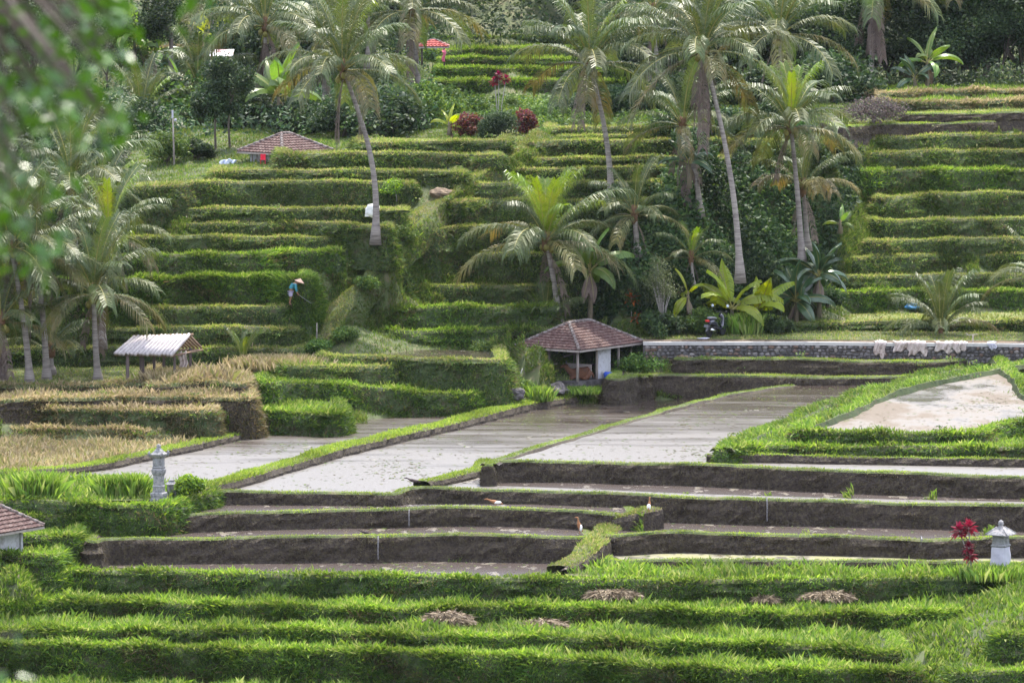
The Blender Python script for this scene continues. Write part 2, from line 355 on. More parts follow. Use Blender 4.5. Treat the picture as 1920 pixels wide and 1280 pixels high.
def terrace(lip, z, zb, kind='hill', back=6, left=True, right=True, pond=None, pdepth=.12, bw=.55, bh=.10, batter=.3, tread='tread',
            top='mow', seedamp=.12, ends=None, label='terrace', liptall=.16, zdeep=.6, shv=None):
    SEED[0] += 1; sd_ = SEED[0]; rs_ = np.random.RandomState(sd_)
    lip = list(lip)
    if left is not None:
        q = 1.5 if z > .3 else 5
        lip[0] = (lip[0][0], min(lip[0][1], lip[1][1] + q)) + tuple(lip[0][2:]); lip[-1] = (lip[-1][0], min(lip[-1][1], lip[-2][1] + q)) + tuple(lip[-1][2:])
    W = [U(l_[0], l_[1], l_[2] if len(l_) > 2 else z) for l_ in lip]
    sh = {'mud': .06, 'tall': .24}.get(kind, .15)
    if kind == 'mud': bh = min(bh, .05)
    if shv is not None: sh = shv
    if pond and kind == 'mud': pdepth = .03
    xa, xb = W[0][0], W[-1][0]; ya = W[0][1] + .6; yb = W[-1][1] + .6
    if left: W = [W[0] + [.1, back, 0], W[0] + [0, 1.6, 0], W[0] + [.04, .8, 0], W[0] + [.22, .3, 0], W[0] + [.6, .06, 0]] + [w_ for w_ in W[1:] if w_[0] > W[0][0] + .75]
    elif left is False: W = [W[0] + [0, back, 0], W[0] + [0, .7, 0]] + W
    if right: W = [w_ for w_ in W[:-1] if w_[0] < W[-1][0] - .75 or w_[1] > W[-1][1] + 1.0] + [W[-1] + [-.6, .06, 0], W[-1] + [-.22, .3, 0], W[-1] + [-.04, .8, 0], W[-1] + [0, 1.6, 0], W[-1] + [-.1, back, 0]]
    elif right is False: W = W + [W[-1] + [0, .7, 0], W[-1] + [0, back, 0]]
    if left is None: xa, ya = -1e9, 1e9
    P, s = smooth_line(W); o = normals2(P); zr = P[:, 2] - z
    P[:, :2] += o * (wob(s, sd_, seedamp))[:, None]
    lz = (.04 if kind == 'mud' else .055) * wob(s, sd_ + 5000, 1.0)
    o = normals2(P); h = z - zb
    if kind != 'mud' and z > 1: zdeep = max(zdeep, 1.3)
    rows = [(batter * (h + zdeep), zb - zdeep), (batter * h, zb), (batter * h * .72 + .03, zb + .28 * h), (batter * h * .45 + .04, zb + .55 * h), (batter * .22 * h + .02, zb + .8 * h),
            (.02, z - .03), (-.06, z + bh * .8), (-bw * .5, z + bh), (-bw, z + bh * .6), (-bw - .10, z - (pdepth if pond else .0) - .02)]
    G = []
    for k, (of, zz) in enumerate(rows):
        j = ((.05 if kind == 'mud' else .08) if 1 < k < 5 else .02) * (rs_.normal(0, 1, len(s)) * .6 + wob(s * 2.2, sd_ + 70 * k, 1))
        v = np.zeros((len(s), 3)); v[:, :2] = P[:, :2] + o * (of + j)[:, None]; v[:, 2] = zz + zr - sh + (lz if k >= 5 and k < 9 else 0)
        G.append(v)
    G = np.array(G); nr, nc = G.shape[:2]
    mb = MB(); fs = []; ms = []
    for i in range(nr - 1):
        for j in range(nc - 1):
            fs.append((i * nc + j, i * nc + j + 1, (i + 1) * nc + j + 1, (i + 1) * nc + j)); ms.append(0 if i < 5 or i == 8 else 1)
    vs = G.reshape(-1, 3)
    me = bpy.data.meshes.new(label); T = tessellate_polygon([[Vector(p) for p in G[-1]]])
    base = (nr - 1) * nc; tf = []
    for a, b, c in T:
        A_, B_, C_ = G[-1][a], G[-1][b], G[-1][c]
        if (B_[0] - A_[0]) * (C_[1] - A_[1]) - (B_[1] - A_[1]) * (C_[0] - A_[0]) < 0: b, c = c, b
        tf.append((base + a, base + b, base + c))
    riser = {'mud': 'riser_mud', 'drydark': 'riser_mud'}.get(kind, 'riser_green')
    if pond:
        wv = [(p[0], p[1], p[2]) for p in G[-1]]; wm = bpy.data.meshes.new('water')
        # the sheet of water butts against the inner foot of the bank
        wv = [(a[0], a[1], a[2] + .015) for a in wv]
        wm.from_pydata(wv, [], [tuple(i - base for i in t) for t in tf]); wm.materials.append(MATS[pond]); wm.update()
        tag(link('water', wm), kind='structure'); reg(wv, [tuple(i - base for i in t) for t in tf], 'water')
    else:
        fs += tf; ms += [2] * len(tf); reg(vs, tf, top)
    me.from_pydata([tuple(v) for v in vs], [], fs)
    for m_ in (riser, 'ground' if kind != 'mud' else 'ground', tread): me.materials.append(MATS[m_])
    me.polygons.foreach_set('material_index', ms); me.update()
    tag(link(label, me), kind='structure')
    tri = []
    for f in fs[:(nr - 1) * (nc - 1)]: tri += [(f[0], f[1], f[2]), (f[0], f[2], f[3])]
    reg(vs, tri, 'none')
    n3 = np.zeros((nc, 3)); n3[:, :2] = o
    # growth on the riser and along the lip
    if kind == 'mud':
        face_blades(G[1:6], n3, rs_, 480, 'mud', .09, .9, .016); face_blades(G[4:6], n3, rs_, 200, 'mud', .12, 1.1, .018)
        face_blades(G[5:9], n3, rs_, 600, 'lip', .07, .1, .018)
    elif kind == 'tall':
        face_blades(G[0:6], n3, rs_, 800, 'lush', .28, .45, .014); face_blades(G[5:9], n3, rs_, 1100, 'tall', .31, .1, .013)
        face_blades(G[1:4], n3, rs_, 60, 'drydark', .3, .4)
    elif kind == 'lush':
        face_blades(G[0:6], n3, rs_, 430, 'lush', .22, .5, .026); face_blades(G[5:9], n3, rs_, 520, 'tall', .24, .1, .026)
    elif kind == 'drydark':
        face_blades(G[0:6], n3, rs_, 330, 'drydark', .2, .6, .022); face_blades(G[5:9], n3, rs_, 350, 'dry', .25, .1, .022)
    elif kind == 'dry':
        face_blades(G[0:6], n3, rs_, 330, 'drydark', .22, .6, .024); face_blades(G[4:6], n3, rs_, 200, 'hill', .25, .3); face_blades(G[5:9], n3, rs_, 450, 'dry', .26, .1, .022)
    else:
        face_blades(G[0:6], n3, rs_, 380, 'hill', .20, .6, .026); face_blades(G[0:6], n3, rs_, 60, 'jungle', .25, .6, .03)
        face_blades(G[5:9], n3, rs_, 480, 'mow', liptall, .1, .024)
    for p, dz_ in list(zip(P, zr))[::6]:
        if xa - .05 < p[0] < xb + .05 and p[1] < (ya if p[0] < xa + 1 else yb if p[0] > xb - 1 else 1e9): FEET.append((p[0], p[1] - batter * h, zb + dz_ - sh))
    return P
def bund(pts, z, w_, h, style='lip', dens=520, ln=.10, z2=None):
    SEED[0] += 1; rs_ = np.random.RandomState(SEED[0])
    W = [U(p[0], p[1], p[2] if len(p) > 2 else z) for p in pts]; P, s = smooth_line(W); P[:, :2] += normals2(P) * wob(s, SEED[0], .08)[:, None]; o = normals2(P)
    zr = P[:, 2] - z; z2 = z - .45 if z2 is None else z2
    rows = [(w_ * .5 + .12, min(z - .3, z2)), (w_ * .5 + .06, z), (w_ * .5 - .02, z + h * .75), (w_ * .25, z + h), (-w_ * .25, z + h), (-w_ * .5, z + h * .7), (-w_ * .5 - .1, z - .3)]
    G = []
    for k, (of, zz) in enumerate(rows):
        v = np.zeros((len(s), 3)); v[:, :2] = P[:, :2] + o * (of + .03 * rs_.normal(0, 1, len(s)))[:, None]; v[:, 2] = zz + zr + (.02 * wob(s, SEED[0] + 9, 1) if 1 < k < 6 else 0); G.append(v)
    G = np.array(G); nr, nc = G.shape[:2]; fs = []; ms = []
    for i in range(nr - 1):
        for j in range(nc - 1): fs.append((i * nc + j, i * nc + j + 1, (i + 1) * nc + j + 1, (i + 1) * nc + j)); ms.append(0 if i < 3 else 1)
    me = bpy.data.meshes.new('field_bank'); me.from_pydata([tuple(v) for v in G.reshape(-1, 3)], [], fs); me.materials.append(MATS['riser_mud']); me.materials.append(MATS['ground'])
    me.polygons.foreach_set('material_index', ms); me.update(); tag(link('field_bank', me), kind='structure')
    tri = []
    for f in fs: tri += [(f[0], f[1], f[2]), (f[0], f[2], f[3])]
    reg(G.reshape(-1, 3), tri, 'none'); n3 = np.zeros((nc, 3)); n3[:, :2] = o
    face_blades(G[2:6], n3 * .3, rs_, dens, style, ln, 0, .024)
def patch(pts, z, style, matn, name='ground_patch', mname=None):
    V = [tuple(U(px, py, z)) for px, py in pts]; T = [t for t in tessellate_polygon([[Vector(v) for v in V]])]
    T2 = []
    for a, b, c in T:
        A_, B_, C_ = V[a], V[b], V[c]
        if (B_[0] - A_[0]) * (C_[1] - A_[1]) - (B_[1] - A_[1]) * (C_[0] - A_[0]) < 0: b, c = c, b
        T2.append((a, b, c))
    me = bpy.data.meshes.new(name); me.from_pydata(V, [], T2); me.materials.append(MATS[matn]); me.update()
    tag(link(name, me), kind='structure'); reg(V, T2, style)

# --- levels from the bottom of the picture to the foot of the hill
ZC = 0.0
ZB2 = z_dn(ZC, 920, 941); ZB1 = z_dn(ZB2, 955, 986); ZA4 = z_dn(ZB1, 1003, 1047); ZA3 = z_dn(ZA4, 1077, 1113)
ZA2 = z_dn(ZA3, 1132, 1160); ZA1 = z_dn(ZA2, 1180, 1203); ZA0 = z_dn(ZA1, 1215, 1275)
ZR1 = z_dn(ZC, 930, 975); ZR0 = z_dn(ZR1, 997, 1031)
ZB5 = z_up(ZC, 906, 868); ZE1 = z_up(ZB5, 860, 832); ZE2 = z_up(ZE1, 827, 805)
ZD1 = z_up(ZC, 744, 699); ZD2 = z_up(ZD1, 697, 671); ZF = z_up(ZD2, 669, 641, .1)
terrace([(-60, 1200), (0, 1203), (213, 1200), (427, 1206), (640, 1212), (850, 1222), (1060, 1226), (1280, 1240), (1500, 1247), (1660, 1252), (1730, 1262)], ZA1, ZA0, 'tall', back=5, left=False, tread='ground', top='tall', seedamp=.3)
terrace([(-60, 1170), (0, 1170), (213, 1175), (427, 1172), (560, 1175), (640, 1180), (900, 1184), (1060, 1187), (1280, 1196), (1440, 1203), (1600, 1210), (1700, 1217)], ZA2, ZA1, 'tall', back=5, left=False, tread='ground', top='tall', seedamp=.3)
terrace([(-60, 1118), (0, 1120), (200, 1122), (427, 1127), (640, 1132), (720, 1130), (850, 1128), (1060, 1133), (1280, 1140), (1500, 1142), (1700, 1140), (1800, 1137)], ZA3, ZA2, 'tall', back=6, left=False, tread='ground', top='tall', seedamp=.3)
terrace([(62, 1082), (80, 1072), (140, 1068), (300, 1073), (500, 1077), (640, 1078), (900, 1081), (1030, 1082), (1100, 1084), (1300, 1087), (1500, 1088), (1700, 1084), (1880, 1080)], ZA4, ZA3, 'lush', back=8, pond='water_mud', pdepth=.03, bw=.6, seedamp=.1, shv=.1)
patch([(1060, 1078), (1075, 1066), (1130, 1052), (1500, 1056), (2000, 1064), (2000, 1083), (1500, 1086), (1200, 1084)], ZA4 - .05, 'talltop', 'ground', 'grass_verge')
terrace([(1790, 1268), (1802, 1257), (1850, 1254), (1990, 1252)], ZA1 + .15, ZA0 - .2, 'lush', back=2, right=False, tread='ground', top='rice')
terrace([(1868, 1205), (1880, 1188), (1900, 1180), (1990, 1172)], ZA2 + .35, ZA1 - .3, 'lush', back=3, right=False, tread='ground', top='mow')
# ploughed and flooded terraces with bare mud risers
terrace([(152, 1026), (163, 1011), (200, 1006), (400, 1005), (640, 1003), (700, 1003), (800, 1001), (1000, 1004), (1113, 1006)], ZB1, ZA4, 'mud', back=5, pond='water_mud', bw=.35)
terrace([(265, 976), (280, 960), (300, 956), (500, 956), (640, 955), (760, 954), (850, 950), (950, 951), (1050, 954), (1150, 959), (1188, 966)], ZB2, ZB1, 'mud', back=4, pond='water_mud', bw=.35)
terrace([(1128, 1050), (1145, 1046), (1280, 1047), (1600, 1050), (1800, 1053), (1990, 1055)], ZR0, ZA4 - .1, 'mud', back=4, right=False, pond='water_algae', bw=.4)
terrace([(1128, 1004), (1145, 998), (1280, 996), (1400, 1001), (1500, 1000), (1600, 1003), (1700, 1006), (1740, 1010), (1800, 1007), (1990, 1006)], ZR1, ZR0, 'mud', back=5, right=False, pond='water_mud', bw=.4)
terrace([(-80, 938), (100, 939), (230, 945), (300, 944), (345, 932), (376, 923), (420, 920), (640, 921), (735, 923), (757, 920), (773, 913), (807, 911), (940, 916), (1100, 922), (1280, 930), (1430, 934), (1580, 938), (1750, 942), (1990, 947)], ZC, ZR1, 'mud', back=75, left=False, right=False, pond='water_pond', bw=.35)
P_C = None
terrace([(-80, 942), (100, 943), (230, 949), (300, 948), (345, 942), (375, 936), (398, 932)], ZC - .03, ZC - .95, 'lush', back=2, left=False, tread='ground', top='rice', shv=.02)
# grassy slope between the flooded blocks
bund([(1050, 1070, ZA4), (1085, 1052, ZA4 + .2), (1112, 1024, ZB1 - .25), (1132, 1003, ZB1 - .05), (1150, 988, ZB1), (1185, 972, ZB2 - .15), (1225, 960, ZB2)], ZB1, 1.0, .2, 'mow', 700, .12, ZB1 - .9)
# bunds between the large ponds
bund([(352, 929), (420, 910), (520, 880), (640, 846), (850, 797), (960, 768), (1050, 752), (1140, 742)], ZC, .95, .22, 'lip', 560, .14)
bund([(-60, 897), (60, 886), (160, 880), (300, 850), (400, 828), (520, 800), (640, 783), (760, 768), (860, 762)], ZC, .8, .16, 'lip', 500, .12)
bund([(-60, 885), (60, 874), (200, 858), (300, 843), (400, 822)], ZC, .45, .14, 'dry', 400, .12)
bund([(790, 909), (830, 901), (880, 890), (905, 880), (918, 866)], ZC, .7, .14, 'lip', 500, .1)
terrace([(1640, 700), (1520, 711), (1400, 730), (1270, 757), (1200, 777), (1080, 812), (1000, 836), (925, 858), (913, 872), (925, 862), (1000, 861), (1100, 863), (1200, 867), (1290, 868), (1400, 873), (1550, 880), (1700, 886), (1990, 894)], ZB5, ZC, 'mud', back=62, left=None, right=False, pond='water_pond', bw=.4, bh=.12)
patch([(850, 898), (915, 880), (1990, 898), (1990, 941), (1750, 937), (1580, 933), (1430, 929), (1280, 924), (1100, 916), (940, 910), (870, 906)], ZC - .088, 'none', 'water_mud', 'water')
bund([(1325, 862), (1440, 862), (1600, 865), (1800, 868), (1990, 871)], ZB5, .35, .2, 'lip', 500, .1)
terrace([(1960, 655), (1913, 664), (1800, 684), (1700, 706), (1613, 728), (1545, 753), (1435, 795), (1360, 828), (1343, 842), (1365, 836), (1420, 832), (1500, 831), (1700, 834), (1990, 838)], ZE1, ZB5, 'lush', back=45, left=None, right=False, tread='ground', top='rice')
terrace([(1935, 672), (1820, 692), (1700, 716), (1640, 735), (1590, 760), (1560, 774), (1470, 804), (1500, 806), (1600, 806), (1700, 807), (1850, 808), (1864, 797), (1900, 789), (1990, 784)], ZE2, ZE1, 'lush', back=45, left=None, right=False, pond='water_silt', bw=.5, bh=.12)
# mud risers under the road
terrace([(1140, 728), (1150, 710), (1168, 701), (1200, 699), (1209, 704), (1218, 699), (1300, 700), (1400, 703), (1500, 706), (1600, 707), (1720, 706)], ZD1, ZC, 'mud', back=7, tread='ground', top='mow', zdeep=.3)
terrace([(1262, 684), (1275, 671), (1300, 670), (1450, 672), (1600, 675), (1700, 675), (1800, 674), (1860, 669)], ZD2, ZD1, 'mud', back=6, tread='dirt', top='mow')
# middle terraces
ZM1, ZM2, ZM3, ZM4 = .9, 1.7, 2.15, 2.28
terrace([(413, 775), (430, 766), (520, 767), (600, 771), (640, 778)], ZM1, ZC, 'lush', back=6, tread='ground', top='rice')
terrace([(478, 720, 1.7), (490, 714, 1.7), (560, 712, 1.65), (640, 718, 1.4), (700, 726, 1.15), (790, 733, .98), (880, 733, .92), (906, 735, .9)], ZM2, .86, 'lush', back=5, tread='ground', top='rice')
terrace([(525, 686, 2.15), (536, 683, 2.15), (640, 683, 2.05), (740, 684, 1.9), (850, 688, 1.78), (925, 690, 1.74), (960, 692, 1.72)], ZM3, ZM2 - .3, 'hill', back=6, tread='ground', top='rice', zdeep=.8)
terrace([(598, 664), (612, 661), (680, 664), (750, 668), (850, 669), (950, 670)], ZM4, ZM3 - .4, 'hill', back=6, pond='water_pond', bw=.5)
# dry terraces on the left
ZL1 = z_up(ZC, 840, 812); ZL2 = z_up(ZL1, 798, 764); ZL3 = z_up(ZL2, 760, 744); ZL4 = z_up(ZL3, 722, 716)
terrace([(-60, 800), (100, 802), (200, 806), (330, 802), (405, 790)], ZL1, ZC + .15, 'dry', back=4, left=False, tread='dirt', top='dry', batter=2.6)
terrace([(-60, 762), (0, 762), (150, 764), (300, 768), (400, 772)], ZL2, ZL1, 'dry', back=4, left=False, tread='dirt', top='dry')
terrace([(-60, 752), (0, 750), (170, 743), (272, 740), (330, 742), (420, 742), (470, 744)], ZL3, ZL2, 'drydark', back=4, left=False, tread='dirt', top='dry')
terrace([(276, 728), (287, 716), (400, 713), (440, 718), (468, 730)], ZL4 + .12, ZL3, 'drydark', back=4, tread='dirt', top='drytall')
terrace([(-60, 722), (150, 720), (284, 716)], ZL4, ZL3, 'drydark', back=9, left=False, tread='ground', top='mow')
# the left hillside
G_ = [([(-60, 652), (100, 649), (230, 647), (380, 649), (520, 650), (560, 655)], 681, (380, 648), 'hill'),
 ([(-60, 614), (60, 612), (190, 611), (400, 612), (500, 611), (560, 612), (570, 620)], 643, 611, 'hill'),
 ([(-60, 575), (150, 573), (300, 573), (450, 572), (520, 573), (545, 582)], 609, 573, 'hill'),
 ([(-60, 520), (100, 518), (250, 517), (400, 513), (500, 512), (562, 514), (578, 524)], 571, 514, 'tall'),
 ([(-60, 482), (200, 478), (330, 474), (478, 474), (492, 470), (600, 468), (640, 472), (650, 480)], 510, 474, 'lush'),
 ([(-60, 444), (230, 442), (400, 441), (500, 440), (600, 440), (660, 440), (690, 446)], 468, 441, 'hill'),
 ([(-60, 420), (230, 417), (300, 414), (500, 414), (600, 416), (700, 420), (735, 430)], 437, 414, 'hill'),
 ([(-60, 392), (300, 389), (500, 388), (620, 388), (700, 388), (750, 392), (765, 402)], 412, 388, 'hill'),
 ([(205, 348), (280, 346), (335, 343), (365, 340), (500, 338), (640, 337), (775, 337), (788, 345)], 383, 338, 'hill'),
 ([(385, 328), (400, 318), (500, 317), (640, 317), (760, 318), (860, 318), (874, 326)], 334, 317, 'hill'),
 ([(515, 302), (530, 286), (640, 284), (800, 283), (900, 285), (932, 292)], 312, 285, 'hill'),
 ([(665, 268), (690, 262), (750, 261), (900, 262), (960, 270)], 280, 262, 'hill')]
z = ZL4; GZ = []
for lip, yf, yl, k in G_:
    z2 = z_up(z, yf, yl if not isinstance(yl, tuple) else yl[1]); terrace(lip, z2, z, k, back=5, left=lip[0][0] > 0, top='mow' if k != 'tall' else 'rice', seedamp=.3); z = z2; GZ.append(z)
# the middle hillside
H_ = [([(598, 632), (612, 620), (640, 618), (860, 617), (1000, 616), (1060, 618)], 641, 618), ([(608, 600), (620, 580), (700, 573), (950, 572), (1040, 574)], 614, 573),
 ([(655, 560), (668, 538), (750, 534), (910, 532), (1060, 532)], 568, 534), ([(722, 505), (736, 480), (800, 473), (900, 472), (1060, 474), (1120, 476)], 529, 473),
 ([(785, 452), (805, 426), (900, 422), (1100, 421), (1170, 422)], 470, 422), ([(835, 405), (850, 377), (930, 373), (1180, 372), (1210, 376)], 418, 373),
 ([(890, 352), (905, 341), (1100, 337), (1240, 337)], 368, 338), ([(920, 326), (935, 313), (1000, 312), (1265, 312)], 333, 312),
 ([(955, 302), (970, 293), (1050, 291), (1300, 292), (1360, 294)], 308, 291), ([(980, 277), (998, 263), (1050, 261), (1280, 260), (1500, 262), (1560, 266)], 288, 261),
 ([(1050, 253), (1070, 250), (1250, 249), (1500, 250)], 255, 249), ([(1022, 245), (1045, 238), (1200, 237), (1400, 239), (1500, 240)], 249, 238)]
z = ZM4
for i, (lip, yf, yl) in enumerate(H_):
    z2 = z_up(z, yf, yl); terrace(lip, z2, z, 'lush' if i in (0, 1) else 'hill', back=5, seedamp=.28); z = z2
# footpath climbing between the left and the middle hillside
PC = [(560, 668, 241.0), (590, 640, 243.5), (622, 590, 244.5), (660, 545, 245.5), (700, 500, 247), (742, 455, 248.5), (780, 410, 250), (832, 360, 252.5), (885, 322, 255), (935, 290, 257.5), (990, 258, 260.5), (1015, 240, 263)]
pw = np.array([list(PY(a, b, c + .5)) for a, b, c in PC]); PP, ps = smooth_line(pw, .35); rs_ = np.random.RandomState(4); G = []
for k, (dx, dz) in enumerate([(-2.3, -2.2), (-1.5, -1.1), (-.8, -.5), (-.35, -.26), (.0, -.25), (.3, -.27), (.6, -.42), (.95, -1.1)]):
    v = PP + np.array([0, 0, dz]); v[:, 0] += dx * np.interp(ps, [0, ps[-1] * .45, ps[-1]], [.55, .8, 1.0]); v[:, 0] += .25 * wob(ps, 900 + k // 3, 1); v[:, 2] += .12 * wob(ps * 2.5, 950 + k, 1) + rs_.normal(0, .02, len(ps)); G.append(v)
G = np.array(G)[::-1]; nr, nc = G.shape[:2]; fs = [(i * nc + j, (i + 1) * nc + j, (i + 1) * nc + j + 1, i * nc + j + 1) for i in range(nr - 1) for j in range(nc - 1)]
me = bpy.data.meshes.new('path'); me.from_pydata([tuple(v) for v in G.reshape(-1, 3)], [], fs); me.materials.append(MATS['ground']); me.polygons.foreach_set('use_smooth', [True] * len(fs)); me.update(); tag(link('path', me), kind='structure')
tri = []
for f in fs: tri += [(f[0], f[1], f[2]), (f[0], f[2], f[3])]
reg(G.reshape(-1, 3), tri, 'none'); n3 = np.zeros((nc, 3)); n3[:, 1] = -.5
face_blades(G[2:6], n3, rs_, 1000, 'mow', .10, 0, .018); face_blades(G[:3], n3, rs_, 900, 'hill', .15, .2, .02); face_blades(G[5:], n3, rs_, 900, 'hill', .15, .2, .02)
for p in G[3][8::4]: FEET.append((p[0], p[1], p[2] - .2))
# the right hillside
K_ = [([(1440, 614), (1462, 603), (1560, 598), (1680, 598), (1990, 600)], 620, 599, 'hill'), ([(1528, 550), (1545, 545), (1700, 542), (1990, 540)], 577, 543, 'lush'),
 ([(1562, 518), (1575, 514), (1700, 513), (1990, 510)], 540, 513, 'hill'), ([(1585, 486), (1598, 480), (1700, 477), (1850, 473), (1990, 472)], 509, 477, 'hill'),
 ([(1610, 455), (1625, 450), (1750, 446), (1990, 443)], 474, 446, 'hill'), ([(1628, 412), (1645, 408), (1750, 407), (1990, 404)], 443, 407, 'hill'),
 ([(1628, 370), (1645, 364), (1750, 360), (1990, 357)], 402, 361, 'hill'), ([(1610, 328), (1635, 319), (1800, 315), (1990, 312)], 358, 316, 'lush'),
 ([(1600, 290), (1618, 284), (1750, 280), (1990, 276)], 313, 280, 'hill'), ([(1595, 258), (1610, 254), (1750, 252), (1990, 248)], 279, 252, 'hill'),
 ([(1560, 238), (1590, 236), (1700, 229), (1850, 227), (1862, 223), (1990, 227)], 250, 228, 'mud'), ([(1680, 216), (1694, 210), (1800, 211), (1990, 207)], 226, 210, 'mud'),
 ([(1655, 192), (1672, 188), (1800, 187), (1990, 183)], 205, 188, 'dry'), ([(1640, 178), (1700, 172), (1800, 169), (1990, 166)], 182, 172, 'dry')]
z = ZF
for i, (lip, yf, yl, k) in enumerate(K_):
    z2 = z_up(z, yf, yl); terrace(lip, z2, z, k, back=6 if i < 13 else 9, right=False, top='rice' if i >= 12 else 'mow', seedamp=.3); z = z2
ZK = z
# grassy steps below the stone house on the left edge
z1 = -.35; z0 = z1
for lip, yf, yl, k in [([(-60, 962), (100, 961), (200, 963), (258, 967)], 985, 962, 'lush'), ([(-60, 1000), (60, 999), (130, 1001), (150, 1004)], 1020, 1000, 'lush'), ([(-60, 1036), (60, 1036), (110, 1040)], 1054, 1037, 'lush')]:
    zn = z_dn(z0, yl, yf); terrace(lip, z0, zn, k, back=4, left=False, tread='ground', top='rice'); z0 = zn
patch([(-80, 935), (230, 938), (300, 936), (345, 926), (415, 906), (330, 905), (250, 900), (100, 892), (-80, 890)], ZC + .06, 'rice', 'ground', 'grass_verge')
# far terraces at the top, beyond the dip
z = HC - 318 * mm(172)
ZT0 = z
for i, (lip, yf, yl) in enumerate([([(820, 150), (900, 149), (1100, 149), (1200, 150)], 168, 149), ([(820, 128), (1000, 126), (1220, 127)], 145, 127), ([(820, 108), (1000, 107), (1230, 107)], 122, 107),
        ([(800, 92), (1000, 90), (1240, 90)], 104, 90), ([(800, 72), (1000, 69), (1250, 69)], 81, 70)]):
    z2 = z_up(z, yf, yl); terrace(lip, z2, z, 'lush', back=7, top='rice', seedamp=.3); z = z2
ZT = z; zl_ = HC - 318 * mm(125)
terrace([(215, 96), (230, 92), (330, 91), (480, 92), (500, 96)], zl_ + .9, zl_, 'lush', back=12, top='dry', tread='dirt')
# ------------------------------------------------------------------ the one ground sheet
C = list(FEET)
for px, py, zz in [(1750, 1290, ZA0 - .1), (1600, 1290, ZA0 - .1), (1790, 1230, ZA1 + .1), (1830, 1180, ZA2 + .2), (1890, 1120, ZA3 + .25), (1940, 1090, ZA4), (1990, 1070, ZA4 + .1), (1990, 1140, ZA3 + .3), (1990, 1230, ZA1),
                   (1760, 1262, ZA0 + .35), (1740, 1215, ZA1 + .4), (1850, 1140, ZA3 + .1), (20, 1095, ZA4 - .2), (0, 1075, ZA4 + .1), (50, 1060, ZA4 + .05), (-40, 1060, ZA4 + .2), (-40, 1020, z1 - .7), (-40, 990, z1 - .3), (-60, 930, -.1), (100, 940, -.1)]:
    p = U(px, py, zz); C.append((p[0], p[1], p[2] + .12))
for x in (-60, -30, -12, 0, 12, 30, 60):
    for y_, zz in [(-40, 22), (0, 21.2), (50, 12), (100, 3.6), (140, -4), (160, -6.4), (176, -6.2), (184, ZA0 - .4), (300, 10.2), (310, 8.6), (322, 11), (345, 15), (375, 19), (430, 26), (520, 40), (700, 70), (1000, 90)]: C.append((x * (1 if y_ > 150 else 2), y_, zz))
for px, py, Yy in [(1150, 600, 249), (1250, 600, 250.5), (1350, 600, 251.5), (1450, 600, 253), (1180, 540, 250.5), (1260, 540, 252), (1360, 540, 253.5), (1460, 540, 255), (1200, 480, 252), (1290, 480, 254), (1400, 480, 256), (1500, 480, 258), (1240, 420, 254.5), (1330, 420, 256.5), (1430, 420, 258.5), (1530, 420, 260.5), (1280, 360, 256), (1380, 360, 258.5), (1500, 360, 261.5), (1320, 310, 258), (1450, 310, 261.5), (1560, 310, 265)]:
    C.append(tuple(PY(px, py, Yy)))
for px, py, zz in [(1000, 758, ZC + .15), (960, 742, .4), (955, 722, .8), (1000, 722, .7), (1090, 722, .6), (1040, 735, .3), (1110, 700, .75), (1100, 694, .9), (1180, 668, 1.5), (1230, 642, ZF - .1), (1150, 628, ZF), (1080, 628, ZF), (1015, 650, ZM4)]:
    p = U(px, py, zz); C.append(tuple(p))
C = np.array(C)
gx = np.unique(np.r_[-900, -600, -400, -250, -160, -100, -60, -40, np.arange(-30, 30.1, .6), 40, 60, 100, 160, 250, 400, 600, 900])
gy = np.unique(np.r_[-200, -100, -40, np.arange(0, 180, 12), np.arange(183, 320, .6), np.arange(322, 420, 6), 450, 500, 560, 640, 740, 860, 1000, 1400, 2200])
XX, YY = np.meshgrid(gx, gy); Q = np.stack([XX.ravel(), YY.ravel()], 1)
from mathutils.geometry import delaunay_2d_cdt
for x in (-900, 900):
    for y_, zz in [(-200, 25), (0, 21), (150, -5), (200, -3), (250, 4), (300, 11), (700, 70), (2200, 200)]: C = np.vstack([C, [x, y_, zz]])
C = np.vstack([C, [0, -200, 30], [0, 2200, 200]])
dv, de, df, ov, oe, of_ = delaunay_2d_cdt([Vector((c[0], c[1])) for c in C], [], [], 0, .05, True)
dz = [C[o_[0]][2] if o_ else 0 for o_ in ov]
DB = BVHTree.FromPolygons([Vector((v[0], v[1], z_)) for v, z_ in zip(dv, dz)], [tuple(f) for f in df])
Z = np.zeros(len(Q))
for i, q in enumerate(Q):
    l, nn, k, dd = DB.ray_cast(Vector((q[0], q[1] + .001, 900)), Vector((0, 0, -1))); Z[i] = l.z if l is not None else 20
sig = (np.abs(Q[:, 0]) < 30) & (Q[:, 1] > 183) & (Q[:, 1] < 320)
rn = np.random.RandomState(5)
Z += -.10 + .07 * np.sin(Q[:, 0] * 1.3 + np.sin(Q[:, 1] * .7) * 2) * np.sin(Q[:, 1] * .9) + rn.normal(0, .03, len(Q))
def wp(pts, z): return [tuple(U(px, py, z)[:2]) for px, py in pts]
